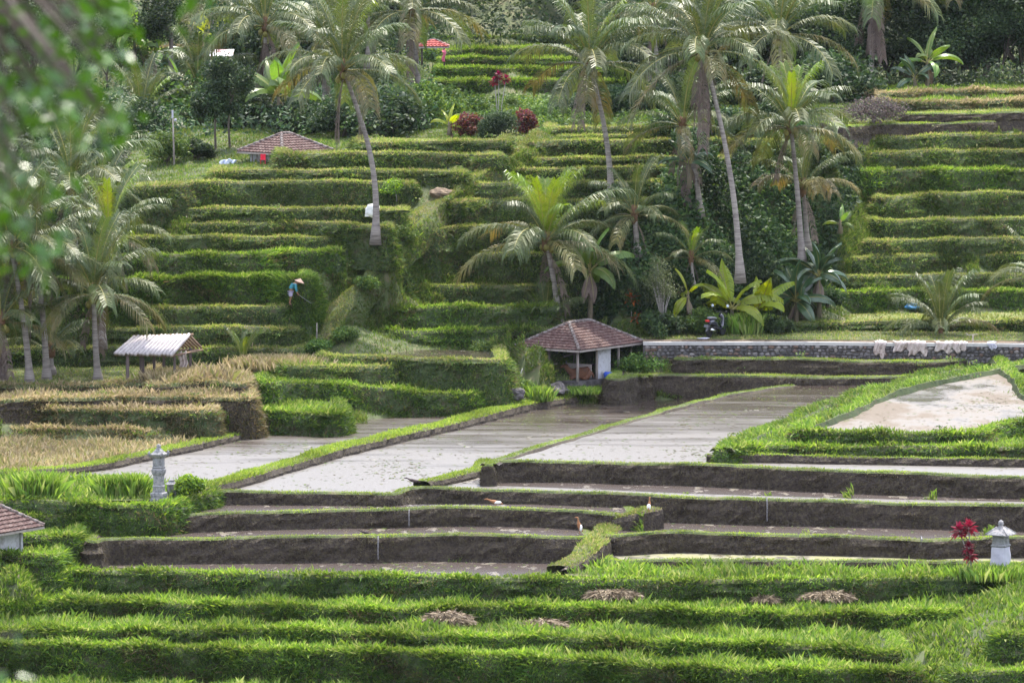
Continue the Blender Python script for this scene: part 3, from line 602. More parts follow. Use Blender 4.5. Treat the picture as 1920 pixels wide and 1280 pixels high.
for pts, zz in [([(-90, 905), (300, 835), (420, 818), (640, 790), (860, 765), (1140, 747), (2100, 743), (2100, 960), (1100, 925), (760, 921), (300, 955), (-90, 960)], ZC), ([(905, 880), (930, 868), (1300, 905), (2100, 930), (2100, 960), (1100, 930), (770, 918)], ZC),
        ([(930, 858), (1300, 750), (1520, 716), (1660, 716), (1350, 860), (2100, 864), (2100, 900), (1100, 866)], ZB5), ([(1460, 806), (1600, 750), (1940, 674), (2100, 650), (2100, 830), (1500, 830)], ZE1),
        ([(140, 1075), (120, 1045), (1130, 1045), (1080, 1080)], ZA4), ([(1100, 1078), (1140, 1040), (2100, 1060), (2100, 1080)], ZA4), ([(200, 1010), (260, 985), (1130, 985), (1110, 1010)], ZB1), ([(330, 957), (370, 938), (1190, 948), (1190, 965)], ZB2), ([(1140, 998), (1210, 965), (2100, 985), (2100, 1008)], ZR1), ([(1140, 1046), (1150, 1025), (2100, 1035), (2100, 1058)], ZR0)]:
    ii = inpoly(Q[:, 0], Q[:, 1], wp(pts, zz)); Z[ii] = np.minimum(Z[ii], zz - .4)
nx, ny = len(gx), len(gy); gf = []
for j in range(ny - 1):
    for i in range(nx - 1): gf.append((j * nx + i, j * nx + i + 1, (j + 1) * nx + i + 1, (j + 1) * nx + i))
GV = np.column_stack([Q, Z])
me = bpy.data.meshes.new('ground'); me.from_pydata([tuple(v) for v in GV], [], gf); me.materials.append(MATS['ground'])
me.polygons.foreach_set('use_smooth', [True] * len(gf)); me.update(); tag(link('ground', me), kind='structure')
tri = []
for f in gf: tri += [(f[0], f[1], f[2]), (f[0], f[2], f[3])]
reg(GV, tri, 'base')
# road along the top of the stone wall
def strip(name, pa, pb, z, matn, style='none'):
    patch(pa + pb[::-1], z, style, matn, name)
RA = [(1206, 641), (1340, 641), (1500, 641), (1700, 643), (1990, 645)]
ra = [U(x, y, ZF) for x, y in RA]
mb = MB()
for a, b in zip(ra[:-1], ra[1:]):
    for y0, y1, zt, m_ in ((0, .28, 0.0, 0), (.28, .75, -.05, 0), (.75, 3.4, .0, 1)):
        A = [(a[0], a[1] + y0, ZF + zt), (b[0], b[1] + y0, ZF + zt), (b[0], b[1] + y1, ZF + zt), (a[0], a[1] + y1, ZF + zt)]
        Bt = [(p[0], p[1], ZF - .14) for p in A]; mb.add(A + Bt, [(0, 1, 2, 3), (0, 4, 5, 1), (3, 2, 6, 7), (0, 3, 7, 4), (1, 5, 6, 2)], m_)
tag(mb.build('road', ['concrete', 'dirt']), kind='structure')
reg([v for v in mb.v], [t for f in mb.f for t in ((f[0], f[1], f[2]), (f[0], f[2], f[3]))], 'none')
patch([(-80, 893), (60, 884), (200, 862), (330, 838), (425, 815), (405, 808), (200, 812), (-80, 812)], ZC + .10, 'dry', 'tread', 'dry_field')
patch([(1180, 633), (1240, 622), (1600, 621), (1990, 623), (1990, 639), (1206, 635.5)], ZF + .02, 'mow', 'ground', 'grass_verge')
BVH = BVHTree.FromPolygons([Vector(v) for v in TV], TT)
def hit(px, py):
    d = Vector(ray(px, py)).normalized(); l, n, i, dd = BVH.ray_cast(Vector((0, 0, HC)), d)
    return l if l is not None else Vector(PY(px, py, 300))
def ground_z(x, y):
    l, n, i, dd = BVH.ray_cast(Vector((x, y, 80)), Vector((0, 0, -1))); return l.z if l is not None else 0
# ------------------------------------------------------------------ grass on the flat ground
def poly_world(pts):      # region outline on the map, found once from the slope under it
    return [(h_[0], h_[1]) for h_ in (hit(*p) for p in pts)]
JUNGLE = [(1130, 400), (1200, 345), (1260, 300), (1600, 285), (1612, 330), (1600, 400), (1570, 470), (1540, 560), (1440, 612), (1180, 612), (1080, 600), (1100, 470)]
JW = poly_world(JUNGLE)
n = 760000; X = RS.uniform(-1, 1, n); Y = 184 + (338 - 184) * RS.rand(n); X = X * (Y * .0925 + 1)
styles = {'mow': ('mow', .10, .026), 'rice': ('tall', .24, .026), 'tall': ('tall', .32, .017), 'talltop': ('tall', .38, .016), 'dry': ('dry', .30, .024), 'drytall': ('dry', .55, .024), 'base': ('hill', .15, .026)}
hp = {k: [] for k in styles}; JP = []; WP = []
jin = inpoly(X, Y, JW)
for i in range(n):
    l, nn, k, dd = BVH.ray_cast(Vector((X[i], Y[i], 80)), Vector((0, 0, -1)))
    if l is None: continue
    st = OWN[TO[k]]
    if st == 'water' and R.random() < .08 + .3 * (math.sin(l.x * .8 + 2 * math.sin(l.y * .21)) * math.sin(l.y * .23 + l.x * .31) > .6): WP.append((l.x, l.y, l.z + .006))
    if jin[i] and st in ('base', 'mow'):
        for _ in range(min(4, int(1 / max(.2, abs(nn.z))))): JP.append((l.x, l.y, l.z + R.uniform(-.2, .1)))
        continue
    if st == 'base' and abs(nn.z) < .8: continue
    if st in hp: hp[st].append((l.x, l.y, l.z))
# steep banks of the ground sheet get their grass by true area
GG = GV.reshape(ny, nx, 3); A_ = GG[:-1, :-1]; B_ = GG[:-1, 1:]; D_g = GG[1:, :-1]; cr_ = np.cross(B_ - A_, D_g - A_); ar_ = np.linalg.norm(cr_, axis=2); nz_ = np.abs(cr_[:, :, 2]) / (ar_ + 1e-9)
ok_ = (nz_ < .8) & (A_[:, :, 1] > 184) & (A_[:, :, 1] < 300) & (np.abs(A_[:, :, 0]) < 28) & (ar_ < 9)
cnt_ = RS.poisson(np.where(ok_, ar_ * 480, 0)); ix_ = np.repeat(np.arange(cnt_.size), cnt_.ravel()); u_ = RS.rand(len(ix_), 1); v_ = RS.rand(len(ix_), 1)
pb_ = A_.reshape(-1, 3)[ix_] + (B_ - A_).reshape(-1, 3)[ix_] * u_ + (D_g - A_).reshape(-1, 3)[ix_] * v_
nv_ = unit(cr_.reshape(-1, 3)[ix_]); nv_ *= np.sign(nv_[:, 2:3] + 1e-9); pb_ = pb_ + nv_ * RS.uniform(0, .06, (len(pb_), 1))
kj = inpoly(pb_[:, 0], pb_[:, 1], JW); JP += [tuple(q_) for q_ in pb_[kj][::16]]; pk = pb_[~kj]; nk = nv_[~kj]; n_ = len(pk); _, yk = proj(pk[:, 0], pk[:, 1], pk[:, 2])
V, _ = blades(pk, unit(nk * .7 + [0, 0, .8] + RS.normal(0, .3, (n_, 3))), RS.uniform(.1, .26, n_) * np.where(yk > 880, 1.4, 1), np.full(n_, .022), None, RS); cb_ = pal('hill', n_, RS); tl_ = yk > 880; cb_[tl_] = pal('tall', int(tl_.sum()), RS); BL.append((V, cb_)); print('bank grass', n_)
for st, L_ in hp.items():
    if not L_: continue
    P = np.array(L_); n_ = len(P); pl, ln, wd = styles[st]
    if st == 'base':
        pxx, pyy = proj(P[:, 0], P[:, 1], P[:, 2]); keep = pyy < 1300; P = P[keep]; pxx = pxx[keep]; pyy = pyy[keep]; n_ = len(P)
    D_ = unit(np.column_stack([RS.normal(0, .4, n_), RS.normal(0, .4, n_), np.full(n_, 1.)]))
    cl = .7 + .6 * (np.sin(P[:, 0] * 1.9 + 1.3 * np.sin(P[:, 1] * 1.1)) * .5 + .5)
    L2 = ln * RS.uniform(.5, 1.4, n_) * cl; c = pal(pl, n_, RS)
    if st == 'base':
        near = pyy > 880; c[near] = pal('tall', int(near.sum()), RS); L2[near] *= 2.1
        path = (pyy < 660) & (pyy > 240) & (np.abs(pxx - np.interp(pyy, [240, 330, 440, 540, 650], [1000, 880, 770, 680, 575])) < 60)
        c[path] = pal('mow', int(path.sum()), RS); L2[path] *= .7
        dr = (pxx > 400) & (pxx < 620) & (pyy > 640) & (pyy < 760); c[dr] = pal('dry', int(dr.sum()), RS); L2[dr] *= 1.4
        dr = (pxx < 425) & (pyy > 770) & (pyy < 895); c[dr] = pal('dry', int(dr.sum()), RS); L2[dr] *= 1.0
    V, _ = blades(P, D_, L2, wd * RS.uniform(.7, 1.4, n_), None, RS); BL.append((V, c * (.8 + .4 * (np.sin(P[:, :1] * .7 + 1.7 * np.sin(P[:, 1:2] * .5)) * .5 + .5))))
V = np.concatenate([b[0] for b in BL]); Cc = np.concatenate([b[1] for b in BL]); print('grass blades', len(V))
tag(link('grass', np_mesh('grass', V, 4, 'grass', Cc)), 'long green and yellowish grass over the terrace edges and banks', None, kind='stuff')
WP = np.array(WP); WP = WP[RS.rand(len(WP)) < .35]; n_ = len(WP); wv_ = np.zeros((n_, 4, 3)); a_ = RS.uniform(0, 6.28, n_); sz = RS.uniform(.02, .085, n_)
for k_ in range(4): wv_[:, k_, 0] = WP[:, 0] + np.cos(a_ + k_ * 1.57) * sz * (1.6 if k_ % 2 else .6); wv_[:, k_, 1] = WP[:, 1] + np.sin(a_ + k_ * 1.57) * sz * (1.6 if k_ % 2 else .6); wv_[:, k_, 2] = WP[:, 2] + RS.uniform(0, .015, n_)
cw_ = pal('hill', n_, RS); bm_ = RS.rand(n_) < .55; cw_[bm_] = pal('drydark', int(bm_.sum()), RS); tag(link('floating_weeds', np_mesh('floating_weeds', wv_, 4, 'grass', cw_)), 'bits of weed and stubble floating on the ponds', None, kind='stuff')
# undergrowth filling the gully
def leaf_quads(P, size, rs_, bias=(0, 0, .6), asp=.45):
    n = len(P); nrm = unit(rs_.normal(0, 1, (n, 3)) + np.array(bias)); a = unit(np.cross(nrm, rs_.normal(0, 1, (n, 3)))); b = np.cross(nrm, a)
    s = (size * rs_.uniform(.6, 1.4, n))[:, None]
    return np.stack([P - a * s * .5, P + b * s * asp * .5, P + a * s * .5, P - b * s * asp * .5], 1)
def undergrowth(P, hgt, size, palette, per, label, rs_, amp=1.0):
    P = np.repeat(np.asarray(P), per, 0); n = len(P)
    P = P + np.column_stack([rs_.normal(0, .15, n), rs_.normal(0, .15, n), np.zeros(n)])
    bump_ = (np.sin(P[:, 0] * 1.9 + 1.5 * np.sin(P[:, 1] * 1.3)) * np.sin(P[:, 1] * 1.7 + P[:, 0] * .6) * .5 + .5)
    P[:, 2] += hgt * (rs_.rand(n) ** .5) * (.3 + amp * bump_)
    c = pal(palette, n, rs_) * (.7 + .7 * (np.sin(P[:, :1] * 1.1 + np.sin(P[:, 1:2] * .8 + 2)) * .5 + .5))
    o = link('undergrowth', np_mesh('undergrowth', leaf_quads(P, np.full(n, size), rs_, (0, -.2, .7)), 4, 'leaf', c)); tag(o, label, None, kind='stuff'); return o
undergrowth(JP, .9, .22, 'jungle', 3, 'dark green creepers and undergrowth filling the gully below the tall palms', RS)

PAL['weeds'] = [(.06, .12, .02), (.09, .15, .03), (.14, .17, .05), (.10, .09, .04)]
fq = [f_ for f_ in FEET if f_[2] > .2 and abs(f_[0]) < 24 and f_[1] < 275]; R.shuffle(fq)
undergrowth([(f_[0] + R.uniform(-.5, .5), f_[1] + R.uniform(-.1, .3), f_[2] + R.uniform(.05, .7)) for f_ in fq[:420]], .22, .10, 'weeds', 34, 'leafy weeds sprouting here and there on the hillside banks', RS)
# ------------------------------------------------------------------ coconut palms
FR = {}
def frond_mesh(e0, bend, matn, seed, nl=58, lw=.0105, ll=.27, gap=0.0):
    key = (e0, bend, matn, seed, gap)
    if key in FR: return FR[key]
    q = np.random.RandomState(seed); K = 14; ts = np.linspace(0, 1, K); el = np.radians(e0 - bend * ts ** 1.4)
    P = np.zeros((K, 3))
    for i in range(1, K): a = (el[i] + el[i - 1]) / 2; P[i] = P[i - 1] + np.array([math.cos(a), 0, math.sin(a)]) / (K - 1)
    P[:, 1] += .05 * q.normal() * ts ** 2
    mb = MB(); mb.tube(P, list(np.interp(ts, [0, .08, 1], [.016, .009, .002])), 5, 1)
    vs = []; fs = []
    for i in range(nl):
        t = .14 + .85 * i / (nl - 1)
        if gap and q.rand() < gap: continue
        k = t * (K - 1); j = min(int(k), K - 2); f = k - j; p = P[j] * (1 - f) + P[j + 1] * f; T = unit(P[j + 1] - P[j])
        up = np.cross(T, [0, 1, 0]); up = up if up[2] > 0 else -up
        L = ll * (math.sin(math.pi * min(1, .18 + .82 * (1 - t)) ** .75) * .75 + .28) * q.uniform(.85, 1.1)
        for sd_ in (-1, 1):
            fw = .35 + .75 * t + q.normal(0, .07)
            d1 = unit(np.array([0, sd_, 0]) + T * fw + up * (.25 + q.normal(0, .08))); d2 = unit(d1 + np.array([0, 0, -1.0]) * (1.05 + q.normal(0, .2)) ); d3 = unit(d2 + np.array([0, 0, -1]) * 1.3)
            a0 = p; a1 = a0 + d1 * L * .35; a2 = a1 + d2 * L * .35; a3 = a2 + d3 * L * .3
            wv = unit(np.cross(d1, up) + .15 * q.normal(0, 1, 3)) * lw * q.uniform(.8, 1.2)
            b = len(vs); vs += [a0 - wv * .35, a0 + wv * .35, a1 - wv * .5, a1 + wv * .5, a2 - wv * .4, a2 + wv * .4, a3]
            fs += [(b, b + 1, b + 3, b + 2), (b + 2, b + 3, b + 5, b + 4), (b + 4, b + 5, b + 6)]
    mb.add(vs, fs, 0); FR[key] = mb.mesh('frond', [matn, {'palm_dead': 'palm_dead', 'palm_old': 'palm_old'}.get(matn, 'palm_rib')]); return FR[key]
mat('palm_rib', (.20, .20, .06), (.28, .25, .08), scale=3, rough=.5)
def palm(label, crown, base, L=3.6, seed=0, n=24, Y=None, bow=0.0, r0=.145, young=1, old=3, dead=2, nuts=4, group='coconut palms on the terraces', skirt=0, elmax=82, elmin=-34, green='palm_green', basey=None):
    q = random.Random(seed); b = hit(*base) if Y is None else Vector(PY(base[0], base[1], Y))
    if Y is not None and basey: b.z = ground_z(b.x, b.y)
    c = Vector(PY(crown[0], crown[1], b.y)); root = thing('coconut_palm', label, 'palm tree', b, 0, group)
    lc = c - b; H = lc.length; mb = MB(); pts = []; rad = []
    for i in range(22):
        t = i / 21; p = Vector((lc.x * t, 0, lc.z * t)); p.x += bow * math.sin(math.pi * t) * (1 - .3 * t); p.x += -.35 * math.copysign(1, lc.x) * 0
        pts.append(p); rad.append(r0 * (1.0 + 1.0 * math.exp(-t * 18) - .42 * t) * (1 + .035 * (i % 2)))
    pts[0].z -= .3
    rr = [r * 1 for r in rad]; mb.tube(pts, rr, 10, 0)
    mb.build('trunk', 'palm_bark', root)
    cr = MB(); cr.blob((lc.x, 0, lc.z - .05), (r0 * 1.35, r0 * 1.35, .42), 0, seed, .2); cr.build('crown_fibre', 'fibre', root)
    for i in range(n):
        t = (i + .5) / n; az = i * 2.39996 + q.uniform(-.3, .3); el = elmax + (elmin - elmax) * t ** .85 + q.uniform(-8, 8)
        cat = min(4, max(0, int((75 - el) / 27)))
        e0, bd = [(80, 38), (58, 66), (34, 78), (6, 66), (-24, 50)][cat]
        mt = 'palm_young' if i < young else 'palm_old' if i >= n - old else green
        me = frond_mesh(e0, bd, mt, (i * 7 + seed) % 3 + cat * 5, gap=.0 if mt != 'palm_old' else .12)
        s = L * (q.uniform(.84, 1.08) if i >= young else q.uniform(.7, .85))
        link('frond', me, root, (lc.x + .1 * math.cos(az), .1 * math.sin(az), lc.z + .1 - .25 * t), (0, math.radians(q.uniform(-6, 6)), az), s)
    for i in range(dead):
        az = q.uniform(0, 6.28); link('dead_frond', frond_mesh(-62, 26, 'palm_dead', i % 3, gap=.25, ll=.2), root, (lc.x, 0, lc.z - .2), (0, 0, az), L * q.uniform(.55, .8))
    for i in range(skirt):
        az = q.uniform(0, 6.28); link('dead_frond', frond_mesh(-80, 9, 'palm_dead', i % 3, gap=.15, ll=.16), root, (lc.x, 0, lc.z - .3 - q.uniform(0, .5)), (0, 0, az), L * q.uniform(.6, .95))
    for i in range(nuts):
        a = i * 1.3 + seed; nb = MB(); nb.blob((0, 0, 0), (.13, .13, .16), 0, i, .05, 8, 6); nb.build('coconut', 'coconut', root, (lc.x + .24 * math.cos(a), .24 * math.sin(a), lc.z - .32 - .1 * (i % 3)))
    return root
palm('tall curved coconut palm beside the white sack on the left hillside', (643, 128), (704, 446), 3.7, 1, 25, bow=.55, dead=1, skirt=2, nuts=6)
palm('tall coconut palm standing behind the curved palm and before the red roofed hut', (772, 18), (790, 215), 4.0, 2, 24, Y=286, bow=0, skirt=3)
palm('slender coconut palm with coconuts on the middle terraces', (1105, 118), (1146, 372), 4.0, 3, 25, bow=.25, nuts=7, dead=2)
palm('tallest pale trunked coconut palm rising from the gully behind the motor scooter', (1318, 92), (1388, 518), 4.1, 4, 26, Y=250, bow=.35, skirt=5, dead=3, nuts=5)
palm('short coconut palm with a dark crown leaning in the upper gully', (1280, 232), (1312, 396), 3.3, 5, 18, Y=256, bow=.15, young=0, skirt=3)
palm('bushy coconut palm with bright upright young fronds at the right edge of the gully', (1483, 236), (1504, 492), 3.7, 6, 27, Y=254, bow=.05, young=7, elmax=88, old=5)
palm('small coconut palm with yellowing fronds leaning right beside the bushy palm', (1506, 350), (1514, 458), 2.9, 7, 16, Y=257, young=0, old=7, elmax=70, r0=.13, nuts=0, elmin=0)
palm('coconut palm with a dark fibrous trunk above the bushy palm', (1462, 62), (1470, 300), 4.2, 8, 24, Y=276, young=1, skirt=3)
palm('coconut palm at the top edge with a skirt of hanging dead fronds', (1640, -40), (1632, 190), 4.2, 9, 20, Y=288, skirt=8, young=0)
palm('coconut palm at the top edge of the right wood with one pink dead frond hanging', (1800, -55), (1812, 120), 4.0, 10, 18, Y=292, skirt=2, young=0)
palm('coconut palm with bright yellow green top right behind the tile roofed hut', (1024, 450), (1050, 612), 4.1, 11, 27, Y=249, bow=.05, young=12, old=5, nuts=4, elmax=88, r0=.15, elmin=-28)
palm('low young coconut palm growing at the back of the tile roofed hut', (1022, 612), (1022, 624), 2.3, 12, 14, Y=249, young=2, nuts=0, dead=0, r0=.1, elmin=10, old=1)
palm('coconut palm with green nuts left of the bamboo roofed shelter', (176, 548), (184, 712), 3.5, 13, 22, nuts=7, old=4, bow=-.05)
palm('leaning coconut palm whose pale trunk stands furthest left', (20, 462), (56, 716), 3.6, 14, 22, bow=.12, skirt=1)
palm('straight pale trunked coconut palm between the leaning one and the one with green nuts', (66, 470), (88, 712), 3.6, 15, 20, bow=.08, skirt=1)
palm('coconut palm with dense grey green fronds behind the left group', (135, 345), (150, 600), 3.9, 16, 26, Y=247)
palm('coconut palm in the left group with a bright frond reaching over the terraces', (205, 440), (190, 640), 3.2, 17, 20, Y=242, young=3)
palm('low coconut palm with hanging dry fronds at the left edge', (2, 600), (0, 700), 3.0, 18, 16, Y=235, skirt=5, young=0)
palm('short palm with wide green fronds behind the pale trunks', (95, 655), (95, 690), 2.6, 19, 12, Y=238, elmin=0, nuts=0, dead=0, old=1)
palm('small young palm right of the bamboo roofed shelter', (456, 672), (456, 684), 1.5, 20, 9, young=4, nuts=0, dead=0, r0=.06, elmin=40, old=0, elmax=85)
palm('coconut palm with a skirt of dead fronds behind the curved palm', (497, 45), (500, 270), 3.8, 21, 24, Y=284, skirt=6)
palm('coconut palm with a thin trunk behind the curved palm crown', (604, 75), (612, 258), 3.5, 22, 20, Y=288, skirt=1)
palm('coconut palm with shaded fronds left of the small grey roofed hut', (372, 165), (380, 330), 3.4, 23, 20, Y=284, skirt=1)
palm('dark coconut palm behind the blurred leaves', (265, 225), (262, 350), 3.2, 24, 20, Y=280, skirt=1, old=5)
palm('dim palm crown low in the shade right of the yellow green palm', (1190, 400), (1195, 470), 2.6, 25, 16, Y=252, young=0, nuts=0)
palm('small palm in the gully left of the tallest trunk', (1296, 480), (1300, 530), 1.9, 26, 12, Y=252, young=3, nuts=0, r0=.08)
palm('low young palm with upright fan of fronds beside the blue tarpaulin', (1764, 614), (1764, 626), 2.7, 27, 22, young=2, nuts=0, dead=0, r0=.1, elmin=5, elmax=85, old=1)
palm('palm at the right edge with fronds drooping into view', (1950, 520), (1950, 640), 2.9, 28, 20, Y=250, young=2)
palm('hazy palm crown at the top left before the wood', (400, 10), (405, 120), 3.6, 29, 18, Y=320, young=0, nuts=0, group='far palms at the top of the picture')
palm('hazy palm crown between the misty trees and the dead skirted palm', (455, -10), (452, 110), 3.8, 30, 18, Y=330, young=0, nuts=0, group='far palms at the top of the picture')
palm('far palm crown above the curved palm', (690, -15), (690, 120), 3.8, 31, 18, Y=305, young=0, nuts=0, group='far palms at the top of the picture')
palm('palm crown spreading between the slender palm and the tallest palm', (1225, 20), (1240, 230), 3.6, 32, 20, Y=283, young=0, skirt=1)
palm('dark palm with hanging fronds behind the left group', (200, 300), (205, 420), 3.0, 33, 18, Y=272, young=0, skirt=2)
palm('palm with arching fronds beside the round bush on the left', (190, 395), (195, 470), 3.0, 34, 18, Y=258, young=1, nuts=0)

# ------------------------------------------------------------------ bananas
def banana_leaf_mesh(seed, matn, tears=.3, droop=70, e0=62):
    q = np.random.RandomState(seed); K = 18; ts = np.linspace(0, 1, K); P = np.zeros((K, 3))
    for i in range(1, K): a = math.radians(e0 - droop * ts[i] ** 1.5); P[i] = P[i - 1] + np.array([math.cos(a), 0, math.sin(a)]) / (K - 1)
    mb = MB(); mb.tube(P, list(np.interp(ts, [0, .25, 1], [.018, .012, .002])), 5, 1); vs = []; fs = []
    for i in range(3, K - 1):
        w0 = .15 * math.sin(math.pi * ((ts[i] - .12) / .88) ** .8) + .01; w1 = .15 * math.sin(math.pi * min(1, ((ts[i + 1] - .12) / .88)) ** .8) + .004
        for sd_ in (-1, 1):
            g = .012 if q.rand() < tears else 0; dz = -.04 - .5 * (tears * q.rand()) * w0; T = (P[i + 1] - P[i])
            a = P[i] + T * g * 4; b = P[i + 1] - T * g * 4; n = len(vs)
            up = .03
            vs += [a, b, b + np.array([0, sd_ * w1 * .5, up]), a + np.array([0, sd_ * w0 * .5, up]), b + np.array([0, sd_ * w1, dz]) + T * .3, a + np.array([0, sd_ * w0, dz]) + T * .3]
            fs += [(n, n + 1, n + 2, n + 3), (n + 3, n + 2, n + 4, n + 5)]
    mb.add(vs, fs, 0); return mb.mesh('leaf', [matn, 'palm_rib'])
BN = {}
def banana(label, base, L=1.8, h=1.0, n=8, seed=0, matn='banana_leaf', Y=None, tears=.3, emin=25, group=None, hang=1):
    q = random.Random(seed); b = hit(*base) if Y is None else Vector(PY(base[0], base[1], Y)); root = thing('banana_plant', label, 'banana plant', b, 0, group)
    mb = MB(); mb.tube([(0, 0, -.2), (.03, 0, h * .5), (0, .02, h), (0, 0, h + .25)], [.13, .10, .07, .03], 9); mb.build('stem', 'banana_stem', root)
    for i in range(n):
        e0 = 82 - (82 - emin) * (i / max(1, n - 1)); dr = 25 + (85 - e0) * .9 + 10; k = (matn, int(e0 / 15), i % 2, tears)
        if k not in BN: BN[k] = banana_leaf_mesh(i + 3, matn, tears, dr, e0)
        link('leaf', BN[k], root, (0, 0, h + .1 - .12 * i / n), (q.uniform(-.5, .5), 0, i * 2.4 + q.uniform(-.3, .3) + seed), L * q.uniform(.8, 1.1))
    for i in range(hang):
        k = ('palm_dead', 9, 0, .5)
        if k not in BN: BN[k] = banana_leaf_mesh(99, 'palm_dead', .5, 20, -60)
        link('dead_leaf', BN[k], root, (0, 0, h), (0, 0, q.uniform(0, 6)), L * .6)
    return root
banana('bright yellow green banana plant with torn leaves right of the motor scooter', (1372, 622), 2.4, .95, 9, 1, 'banana_bright', emin=15, tears=.5)
banana('bright banana plant with wide sunlit leaves hanging over the grass verge', (1415, 622), 2.5, .6, 9, 2, 'banana_bright', emin=5, tears=.4)
banana('small bright banana shoot behind the green bush by the scooter', (1290, 612), 1.5, 1.3, 4, 3, 'banana_bright', emin=0)
banana('tall dark leaved banana plant at the foot of the right terraces', (1535, 592), 2.0, 1.7, 15, 4, 'banana_dark', emin=0, tears=.05, hang=2)
banana('lower dark leaved banana plant in front of the right gully slope', (1492, 604), 2.0, .9, 15, 5, 'banana_dark', emin=5, tears=.05, hang=3)
banana('banana plant with upright bright leaves behind the tile roofed hut', (1106, 612), 2.3, 2.4, 7, 6, 'banana_leaf', Y=249, emin=10, hang=3)
banana('banana plant above the stubble terraces against the dark wood', (1738, 172), 1.9, 1.4, 8, 7, Y=284, emin=15, tears=.1)
banana('smaller banana plant left of the one above the stubble terraces', (1715, 176), 1.6, .7, 7, 8, 'banana_dark', Y=284, emin=15, tears=.2)
banana('bright banana leaf clump below the misty trees at the top', (392, 96), 1.9, .8, 7, 9, 'banana_bright', Y=322, group='far banana plants')
banana('banana plant with a tall upright leaf left of the far tan field', (252, 125), 2.6, 1.4, 9, 10, Y=300, group='far banana plants')
banana('banana plant with spreading leaves below the far tan field', (290, 150), 2.4, 1.3, 9, 11, Y=300, group='far banana plants')
banana('large banana leaf clump behind the tile roofed house', (522, 255), 2.8, 1.9, 9, 12, Y=276, group='far banana plants')
banana('small sunlit banana shoot by the dark round bush at the top of the path', (842, 246), 1.1, .2, 6, 13, 'banana_bright', Y=268)
banana('dark banana plant at the top of the gully', (1292, 345), 1.6, .9, 8, 14, 'banana_dark', Y=255)
banana('slim banana shoot on the slope by the right terraces', (1575, 430), 1.0, .2, 5, 15, Y=258, hang=0)
banana('banana plant with shaded leaves in the left wood', (340, 215), 2.2, 1.2, 8, 16, 'banana_leaf', Y=292, group='far banana plants')

# ------------------------------------------------------------------ broadleaf trees and bushes
def crown_np(seed, rad, hgt, nblob, nleaf, size, palette, flat=.75, skirt=0.0):
    q = np.random.RandomState(seed); cs = []
    for i in range(nblob):
        d = unit(q.normal(0, 1, 3)); d[2] = abs(d[2]) * .9 - skirt; r = q.uniform(.35, .85); cs.append(np.array([d[0] * rad * r, d[1] * rad * r, hgt * (.45 + .5 * d[2] * r)]))
    per = nleaf // nblob; V = []; Cc = []
    for i, c in enumerate(cs):
        br = rad * q.uniform(.28, .5); P = unit(q.normal(0, 1, (per, 3))) * (br * q.rand(per, 1) ** .33); P[:, 2] *= flat; P += c
        P += q.normal(0, .05, P.shape) * rad
        V.append(leaf_quads(P, np.full(per, size), q, (0, 0, .8), .5)); Cc.append(pal(palette, per, q) * q.uniform(.7, 1.3))
    return cs, np.concatenate(V), np.concatenate(Cc)
PAL['forest'] = [(.018, .04, .014), (.028, .055, .02), (.04, .07, .022), (.022, .045, .022), (.055, .085, .028)]
PAL['bush'] = [(.05, .10, .02), (.08, .14, .025), (.035, .075, .018), (.12, .17, .03)]
PAL['yellow'] = [(.16, .24, .02), (.22, .30, .03), (.09, .16, .02), (.05, .10, .02)]
PAL['croton'] = [(.16, .03, .04), (.10, .025, .04), (.22, .09, .03), (.08, .07, .03)]
PAL['purple'] = [(.10, .075, .075), (.13, .10, .09), (.07, .055, .06), (.08, .09, .05)]
PAL['sparse'] = [(.09, .12, .05), (.13, .16, .07), (.06, .08, .04)]
TREES = {}
def tree(name, label, base, H, rad, seed=0, palette='forest', nleaf=6000, size=.2, Y=None, z=None, group=None, cat='tree', nblob=14, var=None, limbs=5, tr=.12, trunkh=.35, flat=.75, skirt=0, barkm='bark', rz=0):
    b = (hit(*base) if Y is None else Vector(PY(base[0], base[1], Y)))
    if Y is not None: b.z = ground_z(b.x, b.y) if z is None else z
    if cat in ('bush', 'shrub', 'hedge'): b.z -= .17 * H
    key = (var, palette) if var is not None else ('u', label)
    if key not in TREES:
        cs, V, Cc = crown_np(seed, rad, H, nblob, nleaf, size, palette, flat, skirt); q = random.Random(seed); mb = MB()
        fork = H * trunkh; mb.tube([(0, 0, -.4), (q.uniform(-.1, .1), 0, fork * .5), (0, 0, fork)], [tr * 1.3, tr, tr * .8], 8)
        for c in cs[:limbs]: mb.tube([(0, 0, fork * .9), (c[0] * .45, c[1] * .45, fork + (c[2] - fork) * .55), tuple(c)], [tr * .6, tr * .4, tr * .12], 6)
        TREES[key] = (np_mesh('crown', V, 4, 'leaf', Cc), mb.mesh('trunk', [barkm]), H)
    cm, tm, H0 = TREES[key]; root = thing(name, label, cat, b, rz, group, H / H0)
    link('crown', cm, root); link('trunk', tm, root); return root
q = random.Random(31)
gF = 'trees of the dark wood above the right terraces'
for i, (px, Y, H) in enumerate([(1560, 292, 7.5), (1600, 300, 11), (1665, 292, 8), (1690, 301, 12), (1740, 293, 9.5), (1780, 302, 12), (1830, 293, 9), (1870, 301, 12), (1915, 292, 9.5), (1960, 298, 12), (1640, 312, 14), (1740, 314, 14), (1850, 314, 14), (1560, 313, 13), (1500, 300, 9), (1990, 310, 13),(1790,290,6),(1880,290,6),(1700,290,5.5),(1600,289,5)]):
    tree('forest_tree', 'dense dark leafy tree in the shaded wood above the right terraces', (px, 150), H, 3.6, 40 + i % 4, 'forest', 9000, .24, Y=Y, group=gF, var=i % 4, rz=i * 1.7, trunkh=.2, skirt=.2)
gM = 'trees along the top behind the middle terraces'
